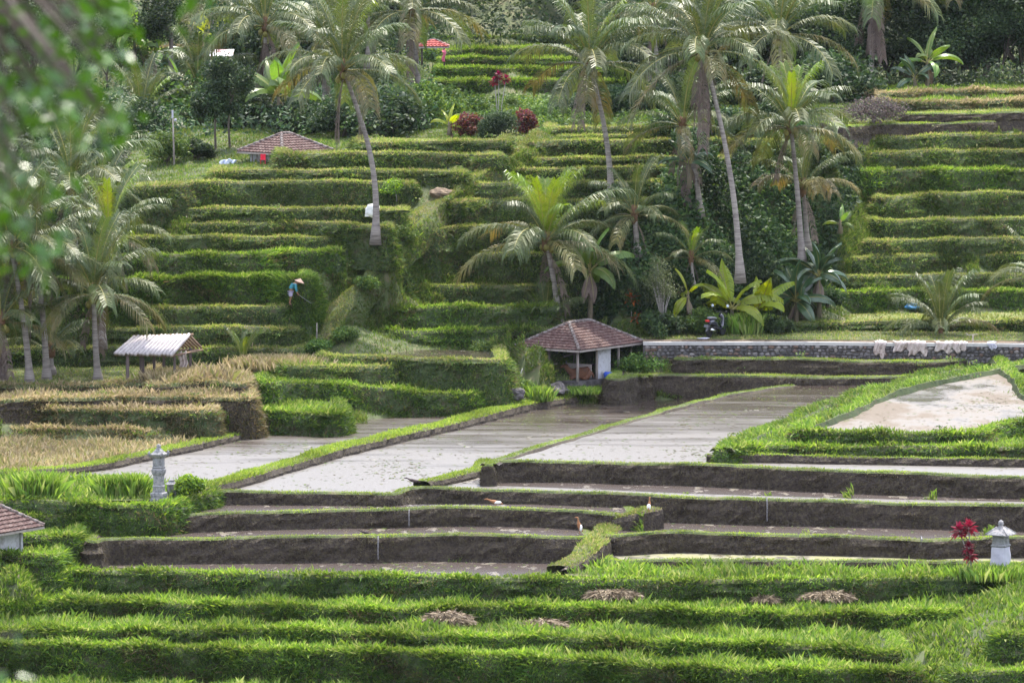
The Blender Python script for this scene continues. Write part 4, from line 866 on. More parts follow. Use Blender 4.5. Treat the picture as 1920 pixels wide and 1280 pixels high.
for i, (px, Y, H) in enumerate([(880, 352, 7), (940, 356, 8), (1000, 352, 7.5), (1060, 356, 8.5), (1120, 340, 8), (1180, 330, 9), (1240, 318, 9), (1300, 306, 9), (1360, 302, 10), (1420, 304, 11), (1470, 300, 9), (760, 340, 9), (820, 345, 8), (700, 326, 9), (650, 320, 9.5), (600, 312, 9), (545, 308, 9), (1180, 300, 4.5), (1250, 300, 6), (1330, 296, 6.5), (1400, 294, 6.5), (1460, 290, 6.5), (960, 365, 12), (1080, 368, 13), (900, 385, 17), (960, 392, 18), (1020, 388, 17), (850, 390, 18), (1080, 395, 19), (1140, 380, 18), (1200, 350, 14), (1330, 335, 15), (1450, 330, 15), (830, 365, 12), (700, 350, 13), (580, 335, 13)]):
    tree('broadleaf_tree', 'dark green broadleaf tree closing the view behind the middle terraces', (px, 150), H, 3.4, 50 + i % 4, 'forest', 8000, .24, Y=Y, group=gM, var=10 + i % 4, rz=i * 2.1, trunkh=.2, skirt=.15)
gL = 'hazy trees at the top left'
for i, (px, Y, H) in enumerate([(120, 330, 12), (180, 345, 13), (235, 350, 13), (60, 320, 11), (0, 310, 11), (-40, 300, 10), (290, 350, 10), (345, 360, 11), (500, 350, 10), (430, 365, 10), (60, 290, 8), (140, 295, 7.5), (200, 300, 6.5), (-20, 280, 8)]):
    tree('broadleaf_tree', 'hazy broadleaf tree behind the blurred leaves and far tan field', (px, 150), H, 3.6, 60 + i % 3, 'forest', 8000, .24, Y=Y, group=gL, var=20 + i % 3, rz=i * 1.3, trunkh=.25, skirt=.15)
tree('broadleaf_tree', 'tall round crowned tree with a slim trunk before the far tan field', (322, 160), 8.5, 1.9, 71, 'forest', 7000, .18, Y=296, trunkh=.5)
tree('broadleaf_tree', 'dark purple green tree with several stems right of the pole', (432, 312), 5.0, 1.6, 72, 'forest', 6000, .15, Y=268, trunkh=.45, skirt=-.1, tr=.05)
tree('broadleaf_tree', 'second dark many stemmed tree left of the tile roofed house', (405, 318), 4.2, 1.3, 73, 'forest', 5000, .15, Y=268, trunkh=.45, tr=.05)
tree('round_bush', 'large round sunlit bush beside the tall pole', (312, 332), 2.5, 1.25, 74, 'bush', 8000, .12, Y=264, trunkh=.15, skirt=.35, cat='bush', nblob=18)
tree('round_bush', 'lower bush right of the large round bush', (368, 325), 1.7, .9, 75, 'forest', 4500, .12, Y=265, trunkh=.15, skirt=.35, cat='bush')
tree('croton_bush', 'dark red croton bush left of the round dark bush', (884, 246), 2.4, .85, 76, 'croton', 5000, .12, Y=268, cat='bush', skirt=.5, trunkh=.08)
tree('round_bush', 'dark green round bush at the top of the path', (930, 258), 2.8, 1.15, 77, 'forest', 11000, .10, Y=266, cat='bush', skirt=.5, trunkh=.08, nblob=22)
tree('croton_bush', 'orange and red croton bush right of the round dark bush', (985, 246), 2.3, .7, 78, 'croton', 4200, .12, Y=269, cat='bush', skirt=.5, trunkh=.08)
tree('round_bush', 'rounded bright green bush left of the tiled shed roof', (915, 662), 1.1, .9, 85, 'bush', 6000, .10, Y=245.5, cat='bush', skirt=.5, trunkh=.1, nblob=16)
tree('round_bush', 'small leafy bush on the bank left of the tiled shed', (972, 706), 1.15, .75, 86, 'bush', 6500, .09, Y=241.7, cat='bush', skirt=.5, trunkh=.1, nblob=14)
for k_, (px_, py_, lb_) in enumerate([(650, 652, 'leafy bush at the left end of the small high pond'), (715, 640, 'leafy bush behind the small high pond'), (600, 655, 'low leafy bush at the foot of the path'), (684, 560, 'leafy bush on the bank beside the lower path'), (752, 470, 'leafy bush beside the path right of the curved palm foot')]):
    tree('round_bush', lb_, (px_, py_), .8, .75, 300 + k_, 'bush', 3600, .10, Y=[243.6, 246.2, 242.6, 246.6, 249.5][k_], cat='bush', skirt=.5, trunkh=.08, nblob=12)
tree('pale_shrub', 'light green shrub behind the round dark bush', (905, 240), 1.9, .9, 79, 'bush', 3500, .13, Y=272, cat='shrub', skirt=.2)
tree('dry_shrub', 'bare purple brown shrub beside the bushy palm', (1640, 238), 2.3, 1.7, 80, 'purple', 4200, .12, Y=270, cat='shrub', skirt=.35, flat=.6, nblob=20)
tree('thin_tree', 'thin many stemmed tree with sparse leaves left of the green bush', (1242, 628), 3.5, 1.15, 81, 'sparse', 2600, .09, cat='tree', limbs=12, tr=.06, trunkh=.12, skirt=-.25, barkm='pale_bark')
tree('round_bush', 'dense green bush shading the motor scooter', (1318, 628), 2.1, 1.05, 82, 'bush', 8000, .10, cat='bush', skirt=.45, trunkh=.15, nblob=18)
tree('round_bush', 'yellow green leafy bush beside the grey stone shrine', (352, 930), 1.45, .62, 83, 'yellow', 5200, .11, cat='bush', skirt=.4, trunkh=.2, nblob=14, flat=.9)
tree('sapling', 'thin light green sapling next to the white sack', (742, 384), 1.4, .65, 84, 'yellow', 900, .10, cat='sapling', limbs=8, tr=.03, trunkh=.4, barkm='pale_bark')
gG = 'leafy bushes growing in the gully'
for i, (px, py, Y, H) in enumerate([(1230, 560, 249, 2.0), (1200, 500, 250, 2.2), (1270, 440, 252, 2.2), (1340, 430, 253, 2.0), (1420, 400, 254, 2.0), (1500, 440, 255, 1.6), (1560, 360, 262, 2.2), (1430, 500, 251, 1.5), (1300, 330, 262, 2.4), (1380, 300, 264, 2.6), (1450, 300, 264, 2.4), (1240, 330, 264, 2.2), (1550, 470, 256, 1.5), (1180, 600, 248, 1.5), (1350, 540, 250, 1.5), (1460, 550, 250, 1.4)]):
    tree('gully_bush', 'dark leafy bush on the shaded gully slope', (px, py), H, 1.2, 90 + i % 3, 'jungle', 4500, .15, Y=Y, group=gG, var=30 + i % 3, cat='bush', rz=i, skirt=.3, trunkh=.1)
gS = 'shrubs in the dip above the middle terraces'
for i, (px, Y, H, pl) in enumerate([(560, 275, 2.6, 'forest'), (610, 276, 2.4, 'forest'), (640, 272, 3.4, 'forest'), (690, 275, 3.6, 'forest'), (735, 272, 3.6, 'forest'), (780, 276, 4.0, 'bush'), (830, 280, 3.2, 'bush'), (870, 285, 2.0, 'bush'), (1010, 280, 1.5, 'bush'), (1050, 278, 1.6, 'bush'), (1100, 282, 2.2, 'forest'), (1150, 282, 2.6, 'forest'), (1200, 280, 2.8, 'forest'), (1260, 282, 3.0, 'forest'), (1330, 284, 3.2, 'forest'), (1400, 284, 3.6, 'forest'), (1560, 282, 3.8, 'forest'), (960, 290, 1.4, 'bush'), (1500, 284, 3.6, 'forest'),
     (240, 276, 3.2, 'forest'), (270, 282, 3.8, 'bush'), (330, 284, 4.0, 'forest'), (380, 282, 3.4, 'bush'), (430, 284, 3.6, 'bush'), (470, 280, 3.8, 'forest'), (150, 278, 4, 'forest'), (90, 275, 4, 'forest'), (30, 272, 4.2, 'forest'), (-20, 268, 4, 'forest'), (200, 266, 2.6, 'forest'), (130, 262, 3, 'forest'), (60, 258, 3, 'forest')]):
    tree('shrub', 'tangled green shrub in the thicket behind the upper terraces', (px, 240), H, 1.7, 100 + i % 3, pl, 5000, .17, Y=Y, group=gS, var=40 + i % 3, cat='shrub', rz=i * 1.9, skirt=.35, trunkh=.12)
# undergrowth in the dip
def under(xy, h, size, pl, per, n, label):
    P = []
    (x0, x1, y0, y1) = xy
    for i in range(n):
        Yy = R.uniform(y0, y1); Xx = (R.uniform(x0, x1) - 960) / F * Yy; P.append((Xx, Yy, ground_z(Xx, Yy)))
    return undergrowth(P, h, size, pl, per, label, RS)
under((800, 1250, 274, 318), .5, .2, 'bush', 3, 9000, 'light green low undergrowth in the dip before the far terraces')
under((-80, 820, 272, 345), 1.3, .24, 'forest', 3, 13000, 'dark tangled undergrowth under the trees of the upper left')
under((1250, 2000, 284, 330), 1.2, .24, 'forest', 3, 9000, 'dark undergrowth along the foot of the right wood')
under((-80, 230, 246, 272), .8, .2, 'forest', 3, 4000, 'shaded undergrowth between the palms of the left group')
under((480, 1500, 374, 400), 3.5, .34, 'forest', 2, 7000, 'hazy thicket at the very top of the picture')
under((480, 1500, 334, 372), 1.9, .3, 'forest', 3, 9000, 'hazy undergrowth beyond the far terraces')
# cordylines
def cordyline(label, base, heads, matn='cordyline', Y=None):
    b = hit(*base) if Y is None else Vector(PY(base[0], base[1], Y)); root = thing('cordyline', label, 'plant', b); q = random.Random(len(label))
    for k, (dx, h, L) in enumerate(heads):
        mb = MB(); mb.tube([(dx * .15, 0, -.15), (dx * .4, .03, h * .5), (dx, 0, h)], .022, 6); mb.build('stem', 'pale_bark', root); lb = MB()
        for i in range(28):
            a = i * 2.4; e = math.radians(82 - i * 4.2 + q.uniform(-8, 8)); l = L * q.uniform(.8, 1.1); d = Vector((math.cos(a) * math.cos(e), math.sin(a) * math.cos(e), math.sin(e))); s = Vector((-math.sin(a), math.cos(a), 0)) * .075
            p = Vector((dx, 0, h - .004 * i)); m1 = p + d * l * .5; t = p + d * l + Vector((0, 0, -l * .25)); lb.add([p, m1 - s, t, m1 + s], [(0, 1, 2, 3)], 0)
        lb.build('leaf_head', matn, root)
    return root
cordyline('tall cordyline with dark red leaf heads beside the white wrapped shrine', (1822, 1078), [(-.45, 1.62, .42), (-.12, 1.72, .46), (-.05, .75, .34), (-.12, 1.02, .3)])
cordyline('orange red cordyline behind the right end of the tile roof', (1184, 618), [(0, 1.45, .5), (.2, .55, .4)], 'cordyline_orange', Y=249.5)
cordyline('small red cordyline standing up behind the round dark bush', (935, 250), [(0, 2.75, .34), (.35, 2.6, .3), (-.2, 2.5, .3)], Y=268)
# tall grass clumps
def clump(label, base, n, h, r, pl='tall', name='grass_clump', cat='grass clump', lean=.09, w=.012):
    n = int(n * 3); b = hit(*base); q = np.random.RandomState(int(base[0])); P = np.column_stack([q.normal(0, r, n), q.normal(0, r * .7, n), np.zeros(n)]) 
    D_ = unit(np.column_stack([P[:, 0] / (r + .01) * lean + q.normal(0, lean * .6, n), q.normal(0, lean, n), np.ones(n)]))
    V, _ = blades(P, D_, h * q.uniform(.5, 1.1, n), np.full(n, w), None, q)
    o = link(name, np_mesh(name, V, 4, 'grass', pal(pl, n, q) * 1.25), None, b); tag(o, label, cat, 'tall grass clumps'); return o
clump('wide clump of tall bright grass left of the shrine', (68, 931), 1500, .95, .34)
clump('narrow clump of tall bright grass midway to the shrine', (205, 931), 700, .85, .17)
clump('clump of tall bright grass touching the left of the shrine', (246, 931), 900, .9, .2)
clump('tall grass clump in front of the rocks under the hut', (1012, 752), 500, .7, .18)
clump('bright reeds growing beside the motor scooter', (1400, 626), 1100, .95, .35)
clump('short bright clump at the foot of the right end of the tile hut', (1090, 738), 900, .35, .35)
clump('tall dry pink grass on the mound behind the shelter', (520, 690), 2600, .6, .75, 'dry')
clump('brown grass hummock right of the shelter', (450, 705), 2200, .55, .45, 'dry')
clump('tall dry grass beside the right posts of the shelter', (360, 712), 3000, .55, .75, 'dry')
clump('reeds at the foot of the tall cordyline', (1860, 1085), 900, .6, .6)
# ------------------------------------------------------------------ buildings
def tile_face(mb, A, B, C_, D, cn=None, m=0, pitch=.2):
    A, B, C_, D = [Vector(p) for p in (A, B, C_, D)]; nrm = (B - A).cross(D - A).normalized()
    if nrm.z < 0: nrm = -nrm
    H = ((D - A) - (B - A) * ((D - A).dot(B - A) / (B - A).length_squared)).length; n = cn or max(4, int(H / .19)); e = (B - A).normalized()
    for j in range(n):
        v0, v1 = j / n, (j + 1) / n; L0, R0, L1, R1 = A.lerp(D, v0), B.lerp(C_, v0), A.lerp(D, v1), B.lerp(C_, v1)
        w_ = (R0 - L0).length; k = max(2, int(w_ / .05)); vs = []; fs = []
        for i in range(k + 1):
            t = i / k
            for r, (Lp, Rp, off) in enumerate(((L0, R0, .0), (L0, R0, .055), (L1, R1, .012))):
                p = Lp.lerp(Rp, t); u = (p - A).dot(e); vs.append(p + nrm * (off + (.022 * math.sin(6.283 * u / pitch) if r else 0)) )
        for i in range(k):
            a = i * 3; fs += [(a, a + 3, a + 4, a + 1), (a + 1, a + 4, a + 5, a + 2)]
        mb.add(vs, fs, m)
def hip_roof(parent, Lx, Ly, z0, rise, name='roof', mats=('tile', 'dark_wood'), capr=.07):
    """long side Lx along local x; eaves at z0"""
    a, b = Lx / 2, Ly / 2; r = a - b; c = [(-a, -b, z0), (a, -b, z0), (a, b, z0), (-a, b, z0)]; R0, R1 = (-r, 0, z0 + rise), (r, 0, z0 + rise)
    mb = MB(); tile_face(mb, c[0], c[1], R1, R0); tile_face(mb, c[2], c[3], R0, R1); tile_face(mb, c[1], c[2], R1, R1); tile_face(mb, c[3], c[0], R0, R0)
    o = -.03; mb.add([(p[0], p[1], p[2] + o) for p in c] + [(R0[0], 0, R0[2] + o), (R1[0], 0, R1[2] + o)], [(1, 0, 4, 5), (3, 2, 5, 4), (2, 1, 5), (0, 3, 4)], 1)
    rf = mb.build(name, list(mats), parent)
    for p, q_ in [(c[0], R0), (c[3], R0), (c[1], R1), (c[2], R1), (R0, R1)]:
        p, q_ = Vector(p), Vector(q_); n = max(2, int((q_ - p).length / .25)); cm = MB()
        for i in range(n): cm.tube([p.lerp(q_, i / n) + Vector((0, 0, .04)), p.lerp(q_, (i + 1.08) / n) + Vector((0, 0, .03))], [capr * 1.15, capr * .9], 8)
        cm.build('ridge_cap', 'tile_cap', rf)
    fm = MB()
    for p, q_ in [(c[0], c[1]), (c[1], c[2]), (c[2], c[3]), (c[3], c[0])]:
        p, q_ = Vector(p), Vector(q_); d = (q_ - p); fm.box((p + q_) / 2 + Vector((0, 0, -.05)), (d.length - .04, .05, .08), math.atan2(d.y, d.x))
    fm.build('fascia', 'wood', rf); return rf
# --- open cow shed with the tiled roof
RZ = R_(55); zf = .74
N0 = PY(1086, 657, 243.6); cx, sx = math.cos(RZ), math.sin(RZ)
Lx, Ly = 5.0, 3.4
hc = Vector((N0[0] + Lx / 2 * cx - Ly / 2 * sx, N0[1] + Lx / 2 * sx + Ly / 2 * cx, zf))
hut = thing('tile_roofed_shed', 'open shed with weathered red brown tile roof on thin posts beside the ponds', 'shed', hc, RZ)
ze = N0[2] - zf; hip_roof(hut, Lx, Ly, ze, .98)
def lp(px, Y):                                  # a point of the shed's own frame from its place on the floor
    X = (px - 960) / F * Y; d = Vector((X - hc.x, Y - hc.y)); return (d.x * cx + d.y * sx, -d.x * sx + d.y * cx)
a_, b_ = Lx / 2 - .42, Ly / 2 - .38
fl = MB(); fl.box((0, 0, -.16), (Lx - .5, Ly - .45, .32)); fl.build('floor_slab', 'rock', hut)
for x, y in [(-a_, -b_), (-a_, b_), (a_, -b_), (a_, b_), (-a_ + 1.5, -b_ + .02), (a_ - 1.0, -b_), (0, b_), (-a_ + 1.5, b_), (-a_ + .1, .25)]:
    p = MB(); p.tube([(x, y, -.1), (x + .02, y, ze * .5), (x, y, ze + (.12 if abs(x) < a_ else .02))], [.065, .06, .058], 8); p.build('post', 'wood', hut)
xm = -a_ + 1.5
p = MB(); p.box((xm + .55, -b_ + .0, ze * .46), (.95, .05, ze * .92)); p.build('wall_panel', 'plaster', hut)
bd = MB()
for k in range(3): bd.box((-a_ + .80, b_ - .9 + .0, .14 + .2 * k), (1.9, .05, .185), 0)
for k in range(3): bd.box((xm - .1, -.15, .14 + .2 * k), (.05, 1.9, .185))
bd.build('plank_wall', 'plank', hut)
rl = MB(); rl.box((-.3, .3, .95), (1.7, .05, .07), .3); rl.box((-.6, b_, .8), (2.6, .05, .06)); rl.box((-.6, b_, 1.05), (2.6, .05, .06)); rl.box((-1.3, b_ - .1, .8), (.05, .05, 1.1), 0, 0, .15); rl.box((0.2, .4, .85), (.05, .05, 1.0), 0, 0, 0, .2); rl.build('rail', 'wood', hut)
bk = MB(); bk.box((.6, b_ - .02, .5), (2.4, .05, 1.0)); bk.build('back_boards', 'dark_wood', hut)
tb = MB(); tb.box((1.3, -.3, .45), (1.0, .7, .05)); [tb.box((1.3 + sx_ * .42, -.3 + sy_ * .28, .22), (.06, .06, .44)) for sx_ in (-1, 1) for sy_ in (-1, 1)]; tb.build('table', 'dark_wood', hut)
# pail, bag, cow
def wpt(x, y, z): return Vector((hc.x + x * cx - y * sx, hc.y + x * sx + y * cx, hc.z + z))
pl_ = MB(); pl_.lathe([(.10, 0), (.125, .22), (.135, .23), (.12, .235), (.10, .03)], n=14); t_ = thing('blue_pail', 'blue plastic pail standing on the table in the tiled shed', 'pail', wpt(1.2, -.35, .475)); pl_.build('pail_body', 'blue', t_)
hd = MB(); hd.tube([(.13 * math.cos(a), 0, .22 + .09 * math.sin(a)) for a in np.linspace(0, math.pi, 9)], .006, 5); hd.build('handle', 'chrome', t_)
bg_ = MB(); bg_.blob((0, 0, .15), (.23, .18, .17), 0, 5, .2, 14, 9); bg_.blob((.2, .02, .1), (.1, .1, .1), 0, 6, .2); tag(bg_.build('blue_bag', 'blue', None, wpt(xm + .42 - 0, -b_ - .32, 0)), 'crumpled blue plastic bag against the foot of the white shed panel', 'bag')
def skin_fig(name, verts, edges, mats, parent=None, loc=None, rot=None, sub=2, root=0):
    me = bpy.data.meshes.new(name); me.from_pydata([v[:3] for v in verts], edges, []); o = bpy.data.objects.new(name, me); COL.objects.link(o)
    md = o.modifiers.new('skin', 'SKIN'); sk = me.skin_vertices[0].data
    for i, v in enumerate(verts): r = v[3]; sk[i].radius = (r if not hasattr(r, '__len__') else r[0], r if not hasattr(r, '__len__') else r[1]); sk[i].use_root = (i == root)
    md.use_smooth_shade = True; o.modifiers.new('sub', 'SUBSURF').levels = sub; o.modifiers['sub'].render_levels = sub
    dg = bpy.context.evaluated_depsgraph_get(); m2 = bpy.data.meshes.new_from_object(o.evaluated_get(dg)); bpy.data.objects.remove(o)
    m2.materials.clear(); m2.materials.append(MATS[mats]); m2.polygons.foreach_set('use_smooth', [True] * len(m2.polygons)); return link(name, m2, parent, loc, rot)
cw = thing('cow', 'brown cow lying down on the floor of the tiled shed', 'cow', wpt(-1.2, -.75, .0), R_(5), None, .85)
skin_fig('body', [(.55, 0, .34, .26), (.2, 0, .36, .30), (-.2, 0, .35, .27), (-.42, 0, .40, .17), (-.56, .02, .58, .12), (-.62, .02, .72, .11), (-.80, .04, .66, .075), (-.92, .05, .62, .055),
    (.45, -.28, .14, .12), (.15, -.38, .08, .07), (.42, -.42, .05, .04), (-.25, -.22, .12, .09), (-.52, -.26, .08, .055), (-.28, -.34, .05, .04), (.74, 0, .3, .05), (.82, -.1, .1, .025), (.45, .28, .14, .12), (.15, .36, .08, .06), (-.25, .22, .12, .09), (-.5, .24, .07, .05),
    (-.58, -.13, .76, .035), (-.58, -.24, .74, .02), (-.58, .17, .76, .035), (-.58, .28, .74, .02)],
    [(0, 1), (1, 2), (2, 3), (3, 4), (4, 5), (5, 6), (6, 7), (0, 8), (8, 9), (9, 10), (2, 11), (11, 12), (12, 13), (0, 14), (14, 15), (0, 16), (16, 17), (2, 18), (18, 19), (5, 20), (20, 21), (5, 22), (22, 23)], 'cow', cw, root=1)
hn = MB(); [hn.tube([(-.6, s_ * .07, .82), (-.6, s_ * .12, .90), (-.57, s_ * .12, .97)], [.022, .016, .005], 6) for s_ in (-1, 1)]; hn.build('horns', 'stone_pale', cw)
# rocks under the shed
for k, (px, py, r, lab) in enumerate([(995, 742, (.55, .4, .32), 'large dark boulder under the left post of the tiled shed'), (1045, 738, (.5, .4, .3), 'dark boulder under the near corner of the tiled shed'), (968, 745, (.4, .35, .3), 'small boulder left of the large boulder below the shed'),
        (1240, 606, (.28, .3, .42), 'dark upright stone at the road end behind the tiled roof')]):
    h_ = hit(px, py) if py > 650 else Vector(PY(1212, 632, 249.5)); rb = MB(); rb.blob((0, 0, r[2] * .5), r, 0, k + 3, .22, 16, 10, False); tag(rb.build('boulder', 'rock', None, h_), lab, 'boulder')
lg = MB(); lg.tube([(-.25, 0, .12), (.25, .1, .13)], .13, 10); tag(lg.build('cut_log', 'bark', None, hit(1263, 626)), 'short cut log lying on the verge left of the green bush', 'log')
stk = MB(); stk.tube([(-.12, 0, 0), (.16, .1, .72)], [.03, .02], 6); tag(stk.build('bamboo_stake', 'stone_pale', None, hit(973, 722)), 'short pale stake leaning in the grass left of the tiled shed', 'stake')
# --- stone house at the left edge
h2 = thing('stone_house', 'pale block walled house with dark tile roof cut by the left edge', 'house', (0, 0, 0), 0)
rz2 = R_(58); c2, s2 = math.cos(rz2), math.sin(rz2); Cn = PY(83, 986, 201.5); Lx2, Ly2 = 3.9, 3.4
hx = Cn[0] - Lx2 / 2 * c2 - Ly2 / 2 * s2 * -1 * -1; hy = Cn[1] - Lx2 / 2 * s2 + Ly2 / 2 * c2
h2.location = (Cn[0] - (Lx2 / 2 * c2 + Ly2 / 2 * s2), Cn[1] - (Lx2 / 2 * s2 - Ly2 / 2 * c2), ZA4); h2.rotation_euler = (0, 0, rz2); ze2 = Cn[2] - ZA4
hip_roof(h2, Lx2, Ly2, ze2, 1.15)
wl = MB(); wl.box((0, 0, ze2 / 2 - .05), (Lx2 - 1.3, Ly2 - 1.2, ze2 + .1)); w_o = wl.build('wall', 'block_wall' if 'block_wall' in MATS else 'plaster', h2)
cp = MB(); cp.box((Lx2 / 2 - .63, -Ly2 / 2 + .58, ze2 / 2), (.12, .12, ze2)); cp.build('corner_post', 'plaster', h2)
st = MB(); st.box((0, 0, -.06), (Lx2 - .9, Ly2 - .8, .2)); st.build('plinth', 'concrete', h2)
pn = MB(); [pn.box((0, .16 * k, .05 + .02 * k), (1.1, .13, .035), .1 * k) for k in range(3)]; tag(pn.build('plank_stack', 'plank', None, U(45, 1062, ZA4 + .15)), 'few pale planks lying on the grass by the block house', 'plank stack')
# --- tiled house behind the left hillside
p0 = PY(536, 288, 260.3); h3 = thing('tile_roofed_house', 'small white walled house with dark red tile roof behind the upper left terraces', 'house', (p0[0] + 1.0 * math.cos(.8) * 1 - .8, p0[1] + 2.1, p0[2] - 1.2), R_(48))
hip_roof(h3, 3.4, 2.9, 1.2, .8); wl = MB(); wl.box((0, 0, .45), (2.5, 2.1, 1.6)); wl.build('wall', 'plaster', h3)
tr_ = MB(); [tr_.box((-1.26, -.9 + .3 * k, .5), (.03, .05, 1.4)) for k in range(7)]; tr_.build('batten', 'wood', h3)
b3 = PY(493, 300, 260.3); ch = thing('red_chair', 'red plastic chair in front of the white house wall', 'chair', (b3[0], b3[1], b3[2] - .2), 0, None, .6); cb = MB(); cb.box((0, 0, .36), (.4, .4, .04)); cb.build('seat', 'red', ch)
cb = MB(); cb.box((0, .18, .58), (.4, .04, .4)); cb.build('backrest', 'red', ch)
for sx_ in (-1, 1):
    for sy_ in (-1, 1): lb = MB(); lb.box((sx_ * .17, sy_ * .17, .18), (.04, .04, .36)); lb.build('leg', 'red', ch)
def sheet(name, label, cat, loc, w_, h_, matn, seed=0, rz=0, amp=.06, nx=18, ny=12, drape=None, thick=.012, group=None, fold=9):
    q = np.random.RandomState(seed); mb = MB(); vs = []; fs = []; ph = q.uniform(0, 6, 6)
    for j in range(ny + 1):
        for i in range(nx + 1):
            u = i / nx; v = j / ny; e = .08 * math.sin(fold * u + ph[0]) + .06 * math.sin(fold * 2.1 * u + ph[1]); x = (u - .5) * w_ + .04 * math.sin(7 * v + ph[2]); d = amp * (math.sin(fold * u * 1.7 + 2 * v + ph[3]) + .6 * math.sin(fold * 3 * u + 5 * v + ph[4]))
            if drape: s_ = (v - drape) * (h_ * (1 + 2.2 * e)); y, z_ = (-.05 - abs(d), -s_) if s_ > 0 else (-s_, .03 + abs(d) * .8)
            else: y, z_ = d, (1 - v) * h_ * (1 + e)
            vs.append((x, y, z_))
    for j in range(ny):
        for i in range(nx): a = j * (nx + 1) + i; fs.append((a, a + 1, a + nx + 2, a + nx + 1))
    mb.add(vs, fs, 0, True); o = mb.build(name, matn, None, loc); o.rotation_euler = (0, 0, rz); sm = o.modifiers.new('thick', 'SOLIDIFY'); sm.thickness = thick; tag(o, label, cat, group); return o
sheet('laundry', 'pale blue and white laundry hanging left of the tile roofed house', 'laundry', PY(428, 313, 262), .75, .34, 'laundry', 3)
# --- small far shelters
def far_hut(name, label, eaveL, eaveR, Y, dep, slope, postb, roofm, posts, thick=.05):
    A = Vector(PY(*eaveL, Y)); B = Vector(PY(*eaveR, Y)); base = (A + B) / 2; gz = PY(eaveL[0], postb, Y)[2]; root = thing(name, label, 'shelter', (base.x, base.y, gz)); w_ = (B - A).length; h_ = base.z - gz
    rb = MB(); vs = []; fs = []; n = 26
    for i in range(n + 1):
        for y, z_ in ((0, 0), (dep, slope)): vs.append((-w_ / 2 + w_ * i / n, y, h_ + z_ + .02 * (i % 2)))
    for i in range(n): fs.append((2 * i, 2 * i + 2, 2 * i + 3, 2 * i + 1))
    rb.add(vs, fs); o = rb.build('roof', roofm, root); o.modifiers.new('t', 'SOLIDIFY').thickness = .03
    for x, y in posts: pb = MB(); pb.tube([(x * w_, y * dep, -.3), (x * w_, y * dep, h_ + y * slope - .01)], .06, 7); pb.build('post', 'stone_pale', root)
    return root
far_hut('tin_roofed_shelter', 'tiny shelter with pale tin roof on posts before the far tan field', (392, 106), (436, 106), 287, 1.8, .28, 137, 'metal_roof', [(-.4, .1), (.42, .1), (.42, .9), (-.4, .9), (.1, .1)])
hs = thing('red_roofed_shed', 'tiny red roofed shed with a pink cloth right of the dark palm trunk', 'shed', PY(812, 112, 305)); hip_roof(hs, 1.7, 1.5, .72, .35, mats=('red_roof', 'dark_wood'), capr=.03)
for x in (-.6, .6):
    for y in (-.5, .5): pb = MB(); pb.tube([(x, y, -.3), (x, y, .72)], .05, 6); pb.build('post', 'dark_wood', hs)
sheet('pink_cloth', 'pink cloth hanging at the right post of the tiny red shed', 'cloth', Vector(PY(832, 116, 304)), .16, .6, 'pink', 4)
# --- bamboo roofed shelter on the left
zb_ = ZL4 - .15; E0, E1 = U(212, 664, 2.95), U(325, 666, 2.95); Yh = 234.0
E0, E1 = Vector(PY(212, 663, Yh + .2)), Vector(PY(325, 665, Yh - .2)); R0v, R1v = Vector(PY(249, 631, Yh + 1.15)), Vector(PY(358, 627, Yh + .85)); B0, B1 = Vector(PY(280, 652, Yh + 2.1)), Vector(PY(381, 652, Yh + 1.75))
org = Vector((E0.x, E0.y, zb_)); bh = thing('bamboo_shelter', 'open shelter with pale split bamboo roof at the left field', 'shelter', org)
rf = MB(); n = 15
for i in range(n):
    t0, t1 = i / n, (i + 1) / n; tm = (t0 + t1) / 2; r_ = (E1 - E0).length / n * .5
    k = 1 + .03 * math.sin(i * 2.7); a = E0.lerp(E1, tm) - org; b = R0v.lerp(R1v, tm) - org; b = a + (b - a) * (1.0 + .02 * math.sin(i * 1.9)); a = a - (b - a) * .02 * (i % 3)
    rf.tube([a, a.lerp(b, .33), a.lerp(b, .66), b], [r_ * 1.0, r_ * .97, r_ * .94, r_ * .9], 8, 0)
roof = rf.build('roof', 'bamboo', bh)
r2 = MB()
for i in range(n): tm = (i + .5) / n; a = R0v.lerp(R1v, tm) - org; b = B0.lerp(B1, tm) - org; r2.tube([a, b], [.05, .05], 7)
r2.build('back_slope', 'bamboo_under', bh)
lw = MB(); lw.tube([R0v - org, R1v - org + Vector((.1, 0, 0))], .05, 8); lw.tube([E0.lerp(E1, .02) - org + Vector((0, .15, -.06)), E1 - org + Vector((0, .15, -.06))], .04, 8); lw.tube([B0 - org - Vector((0, .1, .08)), B1 - org - Vector((0, .1, .08))], .04, 8)
lw.tube([E1 - org + Vector((-.08, .2, -.06)), B1 - org + Vector((-.08, -.1, -.08))], .04, 8); lw.build('beam', 'bamboo_under', bh)
for px, pyb, Yp, r in [(239, 718, Yh + .25, .06), (266, 713, Yh + .9, .085), (289, 702, Yh + 1.5, .05), (307, 703, Yh + 1.6, .05), (357, 700, Yh + 1.5, .05), (327, 700, Yh + .3, .045)]:
    t = (px - 212) / 113; top = PY(px, 664, Yp); zt = E0.z - .02 if Yp < Yh + .7 else E0.z + .12
    pb = MB(); x = top[0] - org.x; pb.box((x, Yp - org.y, (zt - org.z) / 2 - .15), (r * 2, r * 2, zt - org.z + .3), .3); pb.build('post', 'dark_wood', bh)
sheet('sacking', 'brownish sacking hung under the right gable of the bamboo shelter', 'sacking', Vector(PY(343, 688, Yh + .7)), .32, .62, 'net', 9, .3)
